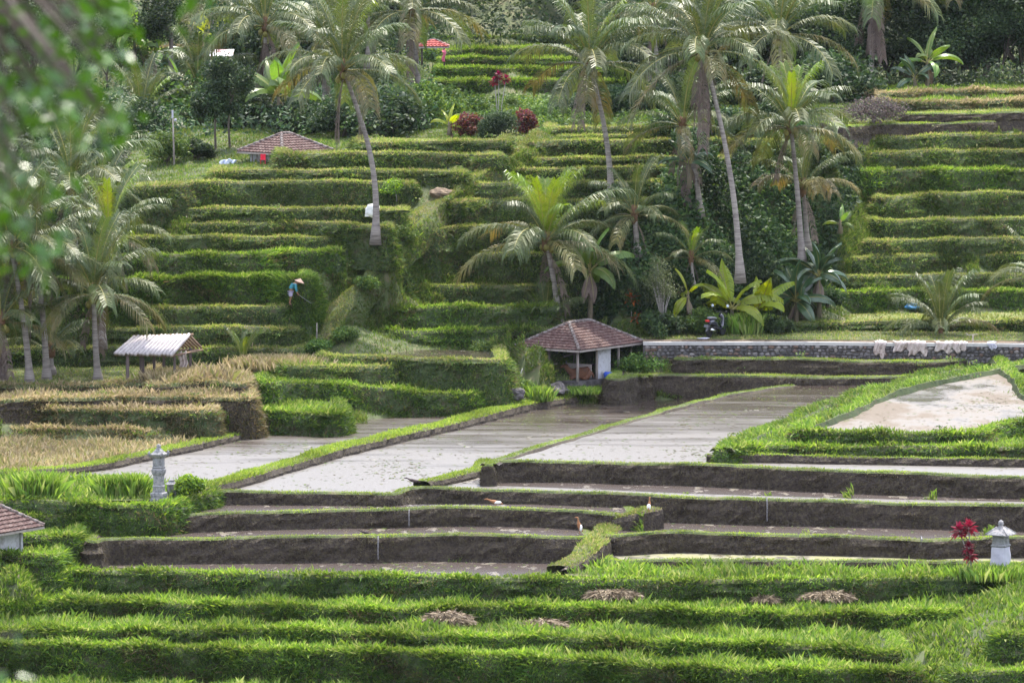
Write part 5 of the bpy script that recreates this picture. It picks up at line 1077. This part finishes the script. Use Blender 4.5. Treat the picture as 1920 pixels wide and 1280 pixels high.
# ------------------------------------------------------------------ shrines
s1 = thing('stone_shrine', 'tall grey carved stone shrine beside the yellow green bush', 'shrine', hit(298, 941), R_(-22)); s1.scale = (.82, .82, .98)
def sqcol(rows, n=4, ph=math.pi / 4): mb = MB(); mb.lathe([(r * 1.414, z_) for r, z_ in rows], n=n, sm=False, ph=ph); return mb
sqcol([(.30, -.2), (.30, .14), (.27, .16), (.27, .22), (.29, .24), (.29, .34), (.24, .38)]).build('base', 'stone_grey', s1)
sqcol([(.21, .38), (.20, .55), (.22, .60), (.185, .64), (.185, 1.0), (.22, 1.06), (.24, 1.12), (.25, 1.22), (.21, 1.27)]).build('shaft', 'stone_grey', s1)
sqcol([(.20, 1.27), (.23, 1.31), (.20, 1.35), (.20, 1.65), (.22, 1.68)]).build('niche_block', 'stone_grey', s1)
nb = MB(); nb.box((.205, 0, 1.5), (.01, .18, .24)); nb.box((0, -.205, 1.5), (.18, .01, .24)); nb.build('niche_panel', 'stone_pale', s1)
cpz = sqcol([(.24, 1.68), (.30, 1.76), (.32, 1.80), (.22, 1.86), (.16, 1.92), (.10, 1.98), (.06, 2.06), (.09, 2.1), (.05, 2.16), (.0, 2.18)])
for sx_ in (-1, 1):
    for sy_ in (-1, 1): cpz.tube([(sx_ * .27, sy_ * .27, 1.72), (sx_ * .33, sy_ * .33, 1.84), (sx_ * .30, sy_ * .30, 1.93)], [.07, .06, .02], 6)
cpz.build('roof', 'stone_grey', s1)
s3 = thing('stone_shrine', 'small mossy stone block shrine low between the grey shrine and bush', 'shrine', hit(322, 935), .3); sqcol([(.2, -.1), (.2, .1), (.14, .14), (.14, .5), (.2, .55), (.08, .66), (.1, .7), (0, .78)]).build('body', 'stone_grey', s3)
s2_ = thing('wrapped_shrine', 'pale stone shrine wrapped in white cloth with a small roof at the right', 'shrine', hit(1876, 1086), R_(-28))
sqcol([(.34, -.3), (.34, .26), (.32, .28)]).build('base', 'stone_pale', s2_); sqcol([(.35, .28), (.33, .36), (.30, .38)]).build('base_moulding', 'stone_pale', s2_)
cl = MB(); ang = []
for j in range(12):
    z_ = .37 + .80 * j / 11; r = (.305 - .05 * j / 11)
    for i in range(32):
        a = 2 * math.pi * i / 32; sq = 1 / max(abs(math.cos(a)), abs(math.sin(a))); sq = min(sq, 1.36); w2 = .008 * math.sin(a * 3 + z_ * 14) ; cl.v.append(((r * sq + w2) * math.cos(a), (r * sq + w2) * math.sin(a), z_))
for j in range(11):
    for i in range(32): cl.f.append([j * 32 + i, j * 32 + (i + 1) % 32, (j + 1) * 32 + (i + 1) % 32, (j + 1) * 32 + i]); cl.m.append(0); cl.sm.append(True)
cl.build('cloth_wrap', 'white_cloth', s2_)
sqcol([(.22, 1.16), (.27, 1.2), (.27, 1.24), (.23, 1.27), (.22, 1.55), (.25, 1.6)]).build('niche_block', 'stone_pale', s2_)
nb = MB(); [nb.box((0, -.235, 1.41), (a, .012, b)) for a, b in ((.30, .02),)]; nb.box((0, -.235, 1.31), (.30, .012, .015)); nb.box((0, -.235, 1.51), (.30, .012, .015)); nb.box((.236, 0, 1.41), (.012, .2, .2)); nb.build('niche_panel', 'stone_grey', s2_)
r3 = sqcol([(.42, 1.60), (.41, 1.63), (.30, 1.72), (.18, 1.82), (.08, 1.88), (.06, 1.94), (.09, 1.98), (.06, 2.02), (.08, 2.05), (0, 2.14)]); [r3.tube([(sx_ * .41, sy_ * .41, 1.63), (sx_ * .1, sy_ * .1, 1.88)], [.03, .025], 6) for sx_ in (-1, 1) for sy_ in (-1, 1)]; r3.build('roof', 'stone_grey', s2_)
# ------------------------------------------------------------------ stone wall, nets, earth heap
wt = thing('stone_wall', 'retaining wall of dark rounded field stones under the concrete road', 'stone wall', (ra[0][0], ra[0][1], ZD2)); O = Vector((ra[0][0], ra[0][1], ZD2))
core = MB(); stn = MB(); q = random.Random(3)
for a, b in zip(ra[:-1], ra[1:]):
    a, b = Vector(a), Vector(b); d = b - a; c = (a + b) / 2; core.box((c.x - O.x, c.y - O.y + .2, (ZF - ZD2) / 2 - .35), (d.length + .01, .34, ZF - ZD2 + .35), math.atan2(d.y, d.x))
    L = d.length; x = 0; row = 0; H = ZF - .16 - (ZD2 - .5)
    for row in range(7):
        x = q.uniform(0, .1); z_ = ZD2 - .5 + (row + .5) * H / 7
        while x < L:
            w_ = q.uniform(.13, .30); p = a + d * min(1, (x + w_ / 2) / L); r = (w_ * .47, .09, H / 14 * q.uniform(.85, 1.2)); stn.blob((p.x - O.x, p.y - O.y + .03, z_ - O.z + q.uniform(-.03, .03)), r, q.choice([0, 0, 0, 1, 1, 2, 3]), q.randint(0, 9999), .28, 7, 5, False); x += w_ + q.uniform(.0, .03)
mat('stone_a', (.05, .047, .05), (.085, .08, .08), scale=4, rough=.9, bump=.5); mat('stone_b', (.09, .085, .09), (.14, .13, .13), scale=4, rough=.9, bump=.5); mat('stone_c', (.17, .155, .15), (.22, .2, .19), scale=4, rough=.9); mat('stone_d', (.17, .11, .08), (.13, .09, .075), scale=4, rough=.9)
core.build('mortar', 'mortar', wt); stn.build('stones', ['stone_a', 'stone_b', 'stone_c', 'stone_d'], wt)
def wall_at(px):
    xs = [x for x, _ in RA]; ys = [y for _, y in RA]; return Vector(U(px, float(np.interp(px, xs, ys)), ZF))
for k, (px, w_, h_, mt, lab) in enumerate([(1650, .5, 1.0, 'net', 'narrow brown net hanging lowest over the stone wall at the left of the nets'), (1692, .75, .6, 'net', 'brown net bunched on the wall between the narrow net and the wide net'), (1720, .8, .85, 'net', 'wide pinkish net draped in a point over the stone wall'),
        (1772, .85, .65, 'net', 'pale grey pink net crumpled over the wall in the middle'), (1800, .6, .6, 'net', 'pale net bunched right of the crumpled one on the wall'), (1860, .35, .4, 'white_cloth', 'small white rag tied over the wall right of the thin post')]):
    o = sheet('net' if mt == 'net' else 'rag', lab, 'net' if mt == 'net' else 'rag', wall_at(px) + Vector((0, .02, .01)), w_, h_, mt, 20 + k, 0, .05, 22, 14, drape=.42, group='nets drying over the stone wall' if mt == 'net' else None, fold=6)
hp_ = MB(); hp_.blob((0, 0, .0), (1.35, .7, 1.12), 0, 8, .12, 30, 16, False); tag(hp_.build('earth_heap', 'dirt', None, Vector(U(1280, 692, ZD1)) + Vector((0, .1, -.05))), 'heap of brown earth against the left end of the stone wall', 'earth heap')
hp_ = MB(); hp_.blob((0, 0, .05), (.5, .4, .3), 0, 9, .2, 16, 9, False); tag(hp_.build('earth_heap', 'dirt', None, hit(828, 366)), 'small heap of brown earth beside the hillside path', 'earth heap')
# hedge right of the shed
tree('hedge', 'thick green hedge between the tiled shed and the earth heap', (1205, 700), 1.25, 1.25, 201, 'bush', 9000, .10, Y=247.0, z=1.0, cat='hedge', skirt=.5, trunkh=.1, nblob=22, flat=.7)
# posts, pole, sack, tarpaulin, straw
pt = thing('thin_post', 'thin post with a cross bar standing before the stone wall', 'post', hit(1824, 672)); pb = MB(); pb.tube([(0, 0, -.2), (0, 0, 1.05)], .03, 6); pb.build('upright', 'wood', pt); pb = MB(); pb.tube([(-.28, 0, 1.02), (.22, 0, 1.06)], .015, 5); pb.tube([(-.2, 0, 1.03), (-.3, 0, 1.12)], .012, 5); pb.build('cross_bar', 'wood', pt)
bp_ = Vector(PY(327, 335, 263)); bp_.z = ground_z(bp_.x, bp_.y); pole = thing('pole', 'tall thin pole topped by a white box antenna on the left hillside', 'pole', bp_); ztop = PY(324, 218, 263)[2] - bp_.z
pb = MB(); pb.tube([(0, 0, -.3), (-.03, 0, ztop * .5), (-.06, 0, ztop)], [.05, .04, .025], 7); pb.build('shaft', 'wood', pole); pb = MB(); pb.box((-.07, -.02, ztop + .1), (.08, .06, .36)); pb.build('antenna', 'white_cloth', pole); pb = MB(); pb.lathe([(.0, 0), (.06, .02), (.06, .12), (0, .14)], (.06, 0, ztop - .25)); pb.build('lamp', 'white_cloth', pole)
p2_ = hit(594, 655); st2 = MB(); st2.tube([(0, 0, -.1), (.01, 0, 1.15)], .022, 6); tag(st2.build('wooden_stake', 'wood', None, p2_), 'thin grey stake at the bottom of the hillside path', 'stake')
sk_ = hit(698, 406); sm_ = MB(); sm_.blob((0, 0, .26), (.40, .32, .30), 0, 14, .22, 18, 12); sm_.box((0, 0, .18), (.66, .5, .34), 0, 0, 0, 0, .86); tag(sm_.build('white_sack', 'sack', None, sk_), 'bulging white plastic sack behind the foot of the curved palm', 'sack')
tp = hit(1710, 577); tm_ = MB(); tm_.blob((0, 0, .08), (.38, .3, .17), 0, 3, .3, 12, 7, False); tag(tm_.build('tarpaulin', 'tarp', None, tp), 'crumpled bright blue tarpaulin on the right hillside terrace', 'tarpaulin')
def straw(label, base, r, h, seed, pal_='straw'):
    h *= .72; r *= .95
    b = hit(*base); q = np.random.RandomState(seed); n = 4200; x = q.uniform(-1, 1, n); y = q.uniform(-1, 1, n); k = np.clip(1 - x ** 2 - y ** 2, 0, 1) ** .5; m_ = (x ** 2 + y ** 2) < 1
    P = np.column_stack([x * r, y * r * .7, .12 + h * k * q.uniform(.5, 1, n)])[m_]; n = len(P); rad = unit(np.column_stack([P[:, 0] + .1, P[:, 1], np.full(n, .01)])); D_ = unit(rad * .8 + np.column_stack([q.normal(0, .5, n), q.normal(0, .5, n), q.normal(-.25, .25, n)]))
    V, _ = blades(P + [0, 0, .03], D_, q.uniform(.12, .34, n), np.full(n, .02), None, q); tag(link('straw_pile', np_mesh('straw_pile', V, 4, 'straw', pal(pal_, n, q)), None, b), label, 'straw pile', 'straw piles left in the grass')
straw('tallest pile of dry straw, left of centre in the front grass', (838, 1176), .9, .62, 1); straw('low pile of dry straw right of the tallest pile', (1020, 1181), .75, .3, 2); straw('wide flat pile of straw under the grass step below the ponds', (1150, 1124), 1.0, .34, 3)
straw('ragged pile of straw nearest the wrapped shrine', (1548, 1128), .95, .38, 4); straw('smallest patch of straw beside the ragged pile', (1436, 1131), .4, .18, 5)
# small falls of water through the gaps
for k, (px, y0, y1, w_) in enumerate([(709, 1008, 1047, .02), (767, 958, 986, .016), (1438, 936, 976, .02), (1728, 1008, 1040, .03), (1113, 862, 878, .014), (1834, 1052, 1072, .02)]):
    zt = {0: ZB1, 1: ZB2, 2: ZC, 3: ZR1, 4: ZB5, 5: ZR0}[k]; a = U(px, y0, zt); fb = MB(); rows = [(0, .35, .0), (0, .0, -.01), (-.10, -.12, -.12), (-.12, -.16, -.35), (-.13, -.2, -(y1 - y0) / 50)]
    vs = [];
    for i, (_, yy, zz) in enumerate(rows):
        for sx_ in (-1, 1): vs.append((sx_ * w_ * (1.6 if i == 0 else 1 + .3 * i * .3) / 1, yy, zz + .04))
        for sx_ in (1, -1): vs.append((sx_ * w_ * .6, yy + .03, zz + .02))
    fs = []
    for i in range(len(rows) - 1):
        for j in range(4): fs.append((i * 4 + j, i * 4 + (j + 1) % 4, (i + 1) * 4 + (j + 1) % 4, (i + 1) * 4 + j))
    fb.add(vs, fs, 0, True); lab = ['small fall of water in the lowest left mud step', 'small fall of water in the second mud step from the bottom left', 'small fall of water in the long mud step near the middle', 'brownish trickle through the lowest right mud step', 'thin trickle below the bright pond', 'spout of water beside the wrapped shrine'][k]
    tag(fb.build('waterfall', 'fall', None, a), lab, 'waterfall', 'little waterfalls between the flooded fields')
# ------------------------------------------------------------------ birds
def bird(label, px, py, z, pose, sc=1.0, rz=0, body='bird_brown', wing='bird_white'):
    b = U(px, py, z); root = thing('pond_heron', label, 'bird', b, rz, 'herons feeding in the flooded fields', sc)
    if pose == 'up': v = [(0, 0, .20, .05), (.02, 0, .28, .065), (.04, 0, .36, .045), (.05, 0, .46, .022), (.07, 0, .54, .03), (.16, 0, .53, .008), (-.06, 0, .14, .035), (-.1, 0, .08, .015), (0, .02, .10, .008), (0, .02, 0, .007), (0, -.02, .10, .008), (0, -.02, 0, .007)]
    else: v = [(-.1, 0, .14, .06), (0, 0, .17, .07), (.1, 0, .19, .05), (.2, 0, .24, .025), (.27, 0, .27, .03), (.37, 0, .25, .008), (-.2, 0, .12, .03), (-.28, 0, .10, .012), (0, .03, .08, .008), (0, .03, 0, .007), (0, -.03, .08, .008), (0, -.03, 0, .007)]
    skin_fig('body', v, [(0, 1), (1, 2), (2, 3), (3, 4), (4, 5), (0, 6), (6, 7), (0, 8), (8, 9), (0, 10), (10, 11)], body, root, sub=1, root=1)
    wg = MB(); c = (-.03, 0, .2) if pose == 'up' else (-.08, 0, .15); wg.blob(c, (.06, .075, .11) if pose == 'up' else (.15, .08, .055), 0, 1, .05, 10, 7); wg.build('wing', wing, root)
bird('small dark heron wading at the edge of the bright pond', 775, 909, ZC, 'low', 1.0, 3.0, 'bird_dark', 'bird_dark'); bird('crouching heron with rusty neck on the bank under the long mud step', 928, 950, ZB2 + .02, 'low', 1.1, 3.14)
bird('upright pale heron at the right end of the upper bank', 1217, 960, ZB2 + .1, 'up', 1.0, 1.2); bird('upright heron standing in the narrow pond by the grassy bank', 1087, 1001, ZB1 - .08, 'up', 1.15, 3.3)
bird('tiny dark heron on the bank above the lowest left fall', 683, 1003, ZB1 + .06, 'low', .7, 3.1, 'bird_dark', 'bird_dark')
# ------------------------------------------------------------------ farmer bending with a stick
fb_ = hit(545, 571); fz = fb_; pr = thing('person', 'person in a cone hat, teal shirt and lilac shorts bending with a hoe', 'person', fz, 0, None, .9)
V_ = [(0, 0, .66, (.13, .12)), (-.0, -.09, .62, .10), (.02, -.10, .36, .062), (-.06, -.10, .08, .04), (.04, -.12, .03, .035), (.04, .09, .62, .10), (.14, .10, .34, .062), (.16, .10, .08, .04), (.27, .09, .03, .035),
      (.05, 0, .80, (.13, .11)), (.14, 0, .93, (.14, .12)), (.24, 0, 1.02, (.12, .10)), (.33, 0, 1.05, .055), (.41, 0, 1.07, .085), (.45, 0, 1.02, .07),
      (.24, -.19, .97, .062), (.26, -.22, .74, .048), (.34, -.14, .54, .036), (.24, .19, .97, .062), (.30, .20, .74, .048), (.40, .10, .54, .036), (.38, -.12, .49, .03), (.43, .08, .50, .03)]
E_ = [(0, 1), (1, 2), (2, 3), (3, 4), (0, 5), (5, 6), (6, 7), (7, 8), (0, 9), (9, 10), (10, 11), (11, 12), (12, 13), (13, 14), (11, 15), (15, 16), (16, 17), (11, 18), (18, 19), (19, 20), (17, 21), (20, 22)]
skin_fig('body', V_, E_, 'skin', pr)
skin_fig('shirt', [(-.02, 0, .70, (.155, .14)), (.05, 0, .81, (.155, .14)), (.14, 0, .94, (.165, .145)), (.24, 0, 1.03, (.14, .12)), (.24, -.19, .98, .078), (.26, -.22, .76, .062), (.31, -.17, .62, .05), (.24, .19, .98, .078), (.30, .20, .76, .062), (.36, .14, .62, .05)], [(0, 1), (1, 2), (2, 3), (3, 4), (4, 5), (5, 6), (3, 7), (7, 8), (8, 9)], 'shirt', pr)
skin_fig('shorts', [(0, 0, .70, (.15, .15)), (0, -.09, .60, .12), (.01, -.10, .38, .10), (.04, .09, .60, .12), (.12, .10, .38, .10)], [(0, 1), (1, 2), (0, 3), (3, 4)], 'shorts', pr)
ht = MB(); ht.lathe([(.25, 0), (.24, .015), (.10, .11), (.0, .18)], n=18); ho = ht.build('hat', 'hat', pr, (.42, 0, 1.09)); ho.rotation_euler = (0, .35, 0)
fg_ = MB()
for hx_, hy_, hz_ in ((.385, -.12, .485), (.435, .08, .495)):
    for k in range(4): fg_.tube([(hx_, hy_ - .02, hz_ + .02 - k * .016), (hx_ + .03, hy_, hz_ + .01 - k * .016), (hx_ + .02, hy_ + .03, hz_ - k * .016)], .008, 5)
    fg_.tube([(hx_, hy_ + .02, hz_ + .03), (hx_ + .025, hy_ + .03, hz_ + .05)], .009, 5)
fg_.build('fingers', 'skin', pr)
hoe = thing('hoe', 'long handled hoe held by the bending person', 'hoe', fz, 0, None, .9); hm = MB(); hm.tube([(.36, -.12, .50), (.98, .0, .06)], .014, 6); hm.build('handle', 'stone_pale', hoe); hm = MB(); hm.box((1.0, 0, .04), (.02, .16, .14), 0, 0, 0, .5); hm.build('blade', 'rubber', hoe)
# ------------------------------------------------------------------ motor scooter
sc = thing('motor_scooter', 'dark motor scooter with round mirrors parked by the green bush', 'scooter', hit(1342, 631), R_(62), None, 1.08)
def wheel(x, r=.24):
    w_ = MB(); w_.lathe([(r - .07, -.05), (r - .02, -.055), (r, 0), (r - .02, .055), (r - .07, .05)], n=22); o = w_.build('tyre', 'rubber', sc, (x, 0, r)); o.rotation_euler = (math.pi / 2, 0, 0)
    h_ = MB(); h_.lathe([(r - .07, -.03), (.05, -.02), (.05, .02), (r - .07, .03)], n=16); h_.build('rim', 'chrome', o)
wheel(-.60); wheel(.62)
skin_fig('body', [(-.62, 0, .62, (.10, .12)), (-.35, 0, .62, (.15, .16)), (-.05, 0, .52, (.14, .14)), (.08, 0, .33, (.13, .06)), (.35, 0, .30, (.14, .05)), (.48, 0, .45, (.16, .06)), (.52, 0, .75, (.15, .08)), (.48, 0, .92, (.09, .08))], [(i, i + 1) for i in range(7)], 'scooter_paint', sc, root=2)
skin_fig('seat', [(-.70, 0, .80, (.09, .05)), (-.45, 0, .81, (.13, .06)), (-.12, 0, .76, (.13, .06)), (.02, 0, .72, (.06, .04))], [(0, 1), (1, 2), (2, 3)], 'seat_grey', sc, root=1)
skin_fig('front_mudguard', [(.42, 0, .40, (.05, .03)), (.60, 0, .51, (.07, .03)), (.80, 0, .42, (.05, .025))], [(0, 1), (1, 2)], 'scooter_paint', sc, root=1); skin_fig('rear_mudguard', [(-.62, 0, .52, (.07, .03)), (-.82, 0, .42, (.06, .02)), (-.90, 0, .26, (.05, .015))], [(0, 1), (1, 2)], 'black', sc, root=1)
hb = MB(); hb.tube([(.40, -.33, 1.0), (.46, -.15, .98), (.47, .15, .98), (.40, .33, 1.0)], .018, 7); hb.tube([(.62, 0, .24), (.48, 0, .95)], .025, 7); hb.build('handlebar', 'black', sc)
for s_ in (-1, 1):
    m_ = MB(); m_.tube([(.44, s_ * .25, 1.0), (.42, s_ * .33, 1.2)], .008, 5); o = m_.build('mirror', 'black', sc); g = MB(); g.lathe([(.0, 0), (.055, .0), (.06, .012), (0, .02)], n=14); gg = g.build('mirror_glass', 'mirror_face', o, (.41, s_ * .34, 1.23)) if 'mirror_face' in MATS else g.build('mirror_glass', 'laundry', o, (.40, s_ * .34, 1.23)); gg.rotation_euler = (0, -math.pi / 2, 0)
tl = MB(); tl.blob((-.78, 0, .70), (.05, .11, .05), 0, 1, .02); tl.build('tail_light', 'lens_red', sc); np_ = MB(); np_.box((-.88, 0, .50), (.01, .2, .11), 0, 0, 0, .2); np_.build('number_plate', 'black', sc)
ex = MB(); ex.tube([(-.2, -.16, .25), (-.5, -.18, .28), (-.82, -.19, .36)], [.03, .055, .06], 9); ex.build('exhaust', 'chrome', sc); en = MB(); en.box((-.35, 0, .34), (.5, .2, .2), 0, 0, 0, 0, .8); en.build('engine', 'rubber', sc)
rag = MB(); rag.blob((0, 0, .03), (.22, .12, .05), 0, 2, .4, 12, 7, False); tag(rag.build('rag', 'white_cloth', None, hit(1318, 636)), 'white rag lying on the road edge below the scooter', 'rag')
# ------------------------------------------------------------------ the leafy tree close to the camera
ft = thing('near_tree', 'blurred leafy tree close to the camera reaching in at the upper left', 'tree', (-3.4, 12.6, ground_z(-3.4, 12.6)))
o = Vector(ft.location); tb_ = MB(); tb_.tube([(0, 0, -.3), (.1, 0, 1.4), (.9, .1, 2.6), (1.6, .1, 24.0 - o.z - .2 + .9)], [.16, .14, .11, .06], 10); tb_.build('trunk', 'bark', ft)
def npt(px, py, Y): return Vector(PY(px, py, Y)) - o
q = random.Random(77); br = MB(); LV = []; root_p = npt(-330, -260, 12.4); rsn = np.random.RandomState(8)
targets = []
for k in range(100):
    while True:
        x, y = q.uniform(-60, 270), q.uniform(-60, 470)
        lim = 225 - max(0, y - 230) * 1.3 if y < 300 else 135 - max(0, y - 400) * .6
        lo = 60 + (y - 250) * .2 if 235 < y < 300 else -1
        if x < lim and not (240 < y < 300 and x > 40) and not (140 < x and y > 300): break
    targets.append((x, y, q.uniform(11.2, 13.4)))
for k in range(4): targets.append((q.uniform(330, 380), q.uniform(-40, -18), 12.3))
targets += [(1600, -38, 12.5), (1640, -42, 12.4)]
for x, y, Yn in targets:
    p = npt(x, y, Yn)
    if x < 900: br.tube([root_p.lerp(p, .35) + Vector((0, 0, .12)), root_p.lerp(p, .75) + Vector((0, 0, .05)), p], [.010, .006, .002], 5)
    else: br.tube([root_p + Vector((.3, 0, .6)), p + Vector((-.3, 0, .25)), p], [.012, .008, .002], 5)
    for j in range(6): LV.append(p + Vector((q.gauss(0, .028), q.gauss(0, .1), q.gauss(-.01, .028))))
p = npt(30, 1186, 11.0); br2 = MB(); br2.tube([npt(-260, 1260, 11.4), p], [.008, .002], 5); p2b = npt(10, 1258, 11.5); br2.tube([npt(-300, 1270, 11.4), p2b], [.008, .002], 5); LV += [p, p2b, p2b + Vector((.02, 0, -.01))]
br.tube([(1.6, .1, 24.0 - o.z + .7), root_p], [.05, .02], 7); br2.tube([(0.9, .1, 2.6), npt(-300, 1270, 11.4)], [.04, .01], 6); br2.build('low_branch', 'bark', ft); br.build('branches', 'bark', ft)
mat('near_leaf', (.008, .028, .004), (.045, .13, .008), scale=14, rough=.3, spec=.6, trans=.2)
lb = MB()
for c in LV:
    d = Vector((q.gauss(.3, .6), q.gauss(0, .5), q.gauss(-.5, .5))).normalized(); nrm = Vector((q.gauss(0, .6), q.gauss(.2, .5), q.gauss(.8, .4))).normalized(); sd_ = d.cross(nrm).normalized(); L = q.uniform(.028, .05); W_ = L * .27; f = nrm * .006
    lb.add([c, c + d * L * .35 - sd_ * W_ + f, c + d * L * .75 - sd_ * W_ * .7 + f, c + d * L, c + d * L * .75 + sd_ * W_ * .7 + f, c + d * L * .35 + sd_ * W_ + f, c + d * L * .5], [(0, 1, 6), (1, 2, 6), (2, 3, 6), (3, 4, 6), (4, 5, 6), (5, 0, 6)], 0, True)
lb.build('leaves', 'near_leaf', ft)
# ------------------------------------------------------------------ haze
hz = MB(); hz.box((0, 480, 60), (1400, 1100, 200)); ho_ = hz.mesh('haze', []); hm_ = bpy.data.materials.new('haze'); hm_.use_nodes = True; nt_ = hm_.node_tree
nt_.nodes.remove(nt_.nodes['Principled BSDF']); pv = nt_.nodes.new('ShaderNodeVolumePrincipled'); pv.inputs['Density'].default_value = .000025; pv.inputs['Color'].default_value = (.8, .87, 1, 1); pv.inputs['Anisotropy'].default_value = 0
nt_.links.new(pv.outputs[0], nt_.nodes['Material Output'].inputs['Volume']); ho_.materials.append(hm_); tag(link('haze', ho_), kind='stuff')
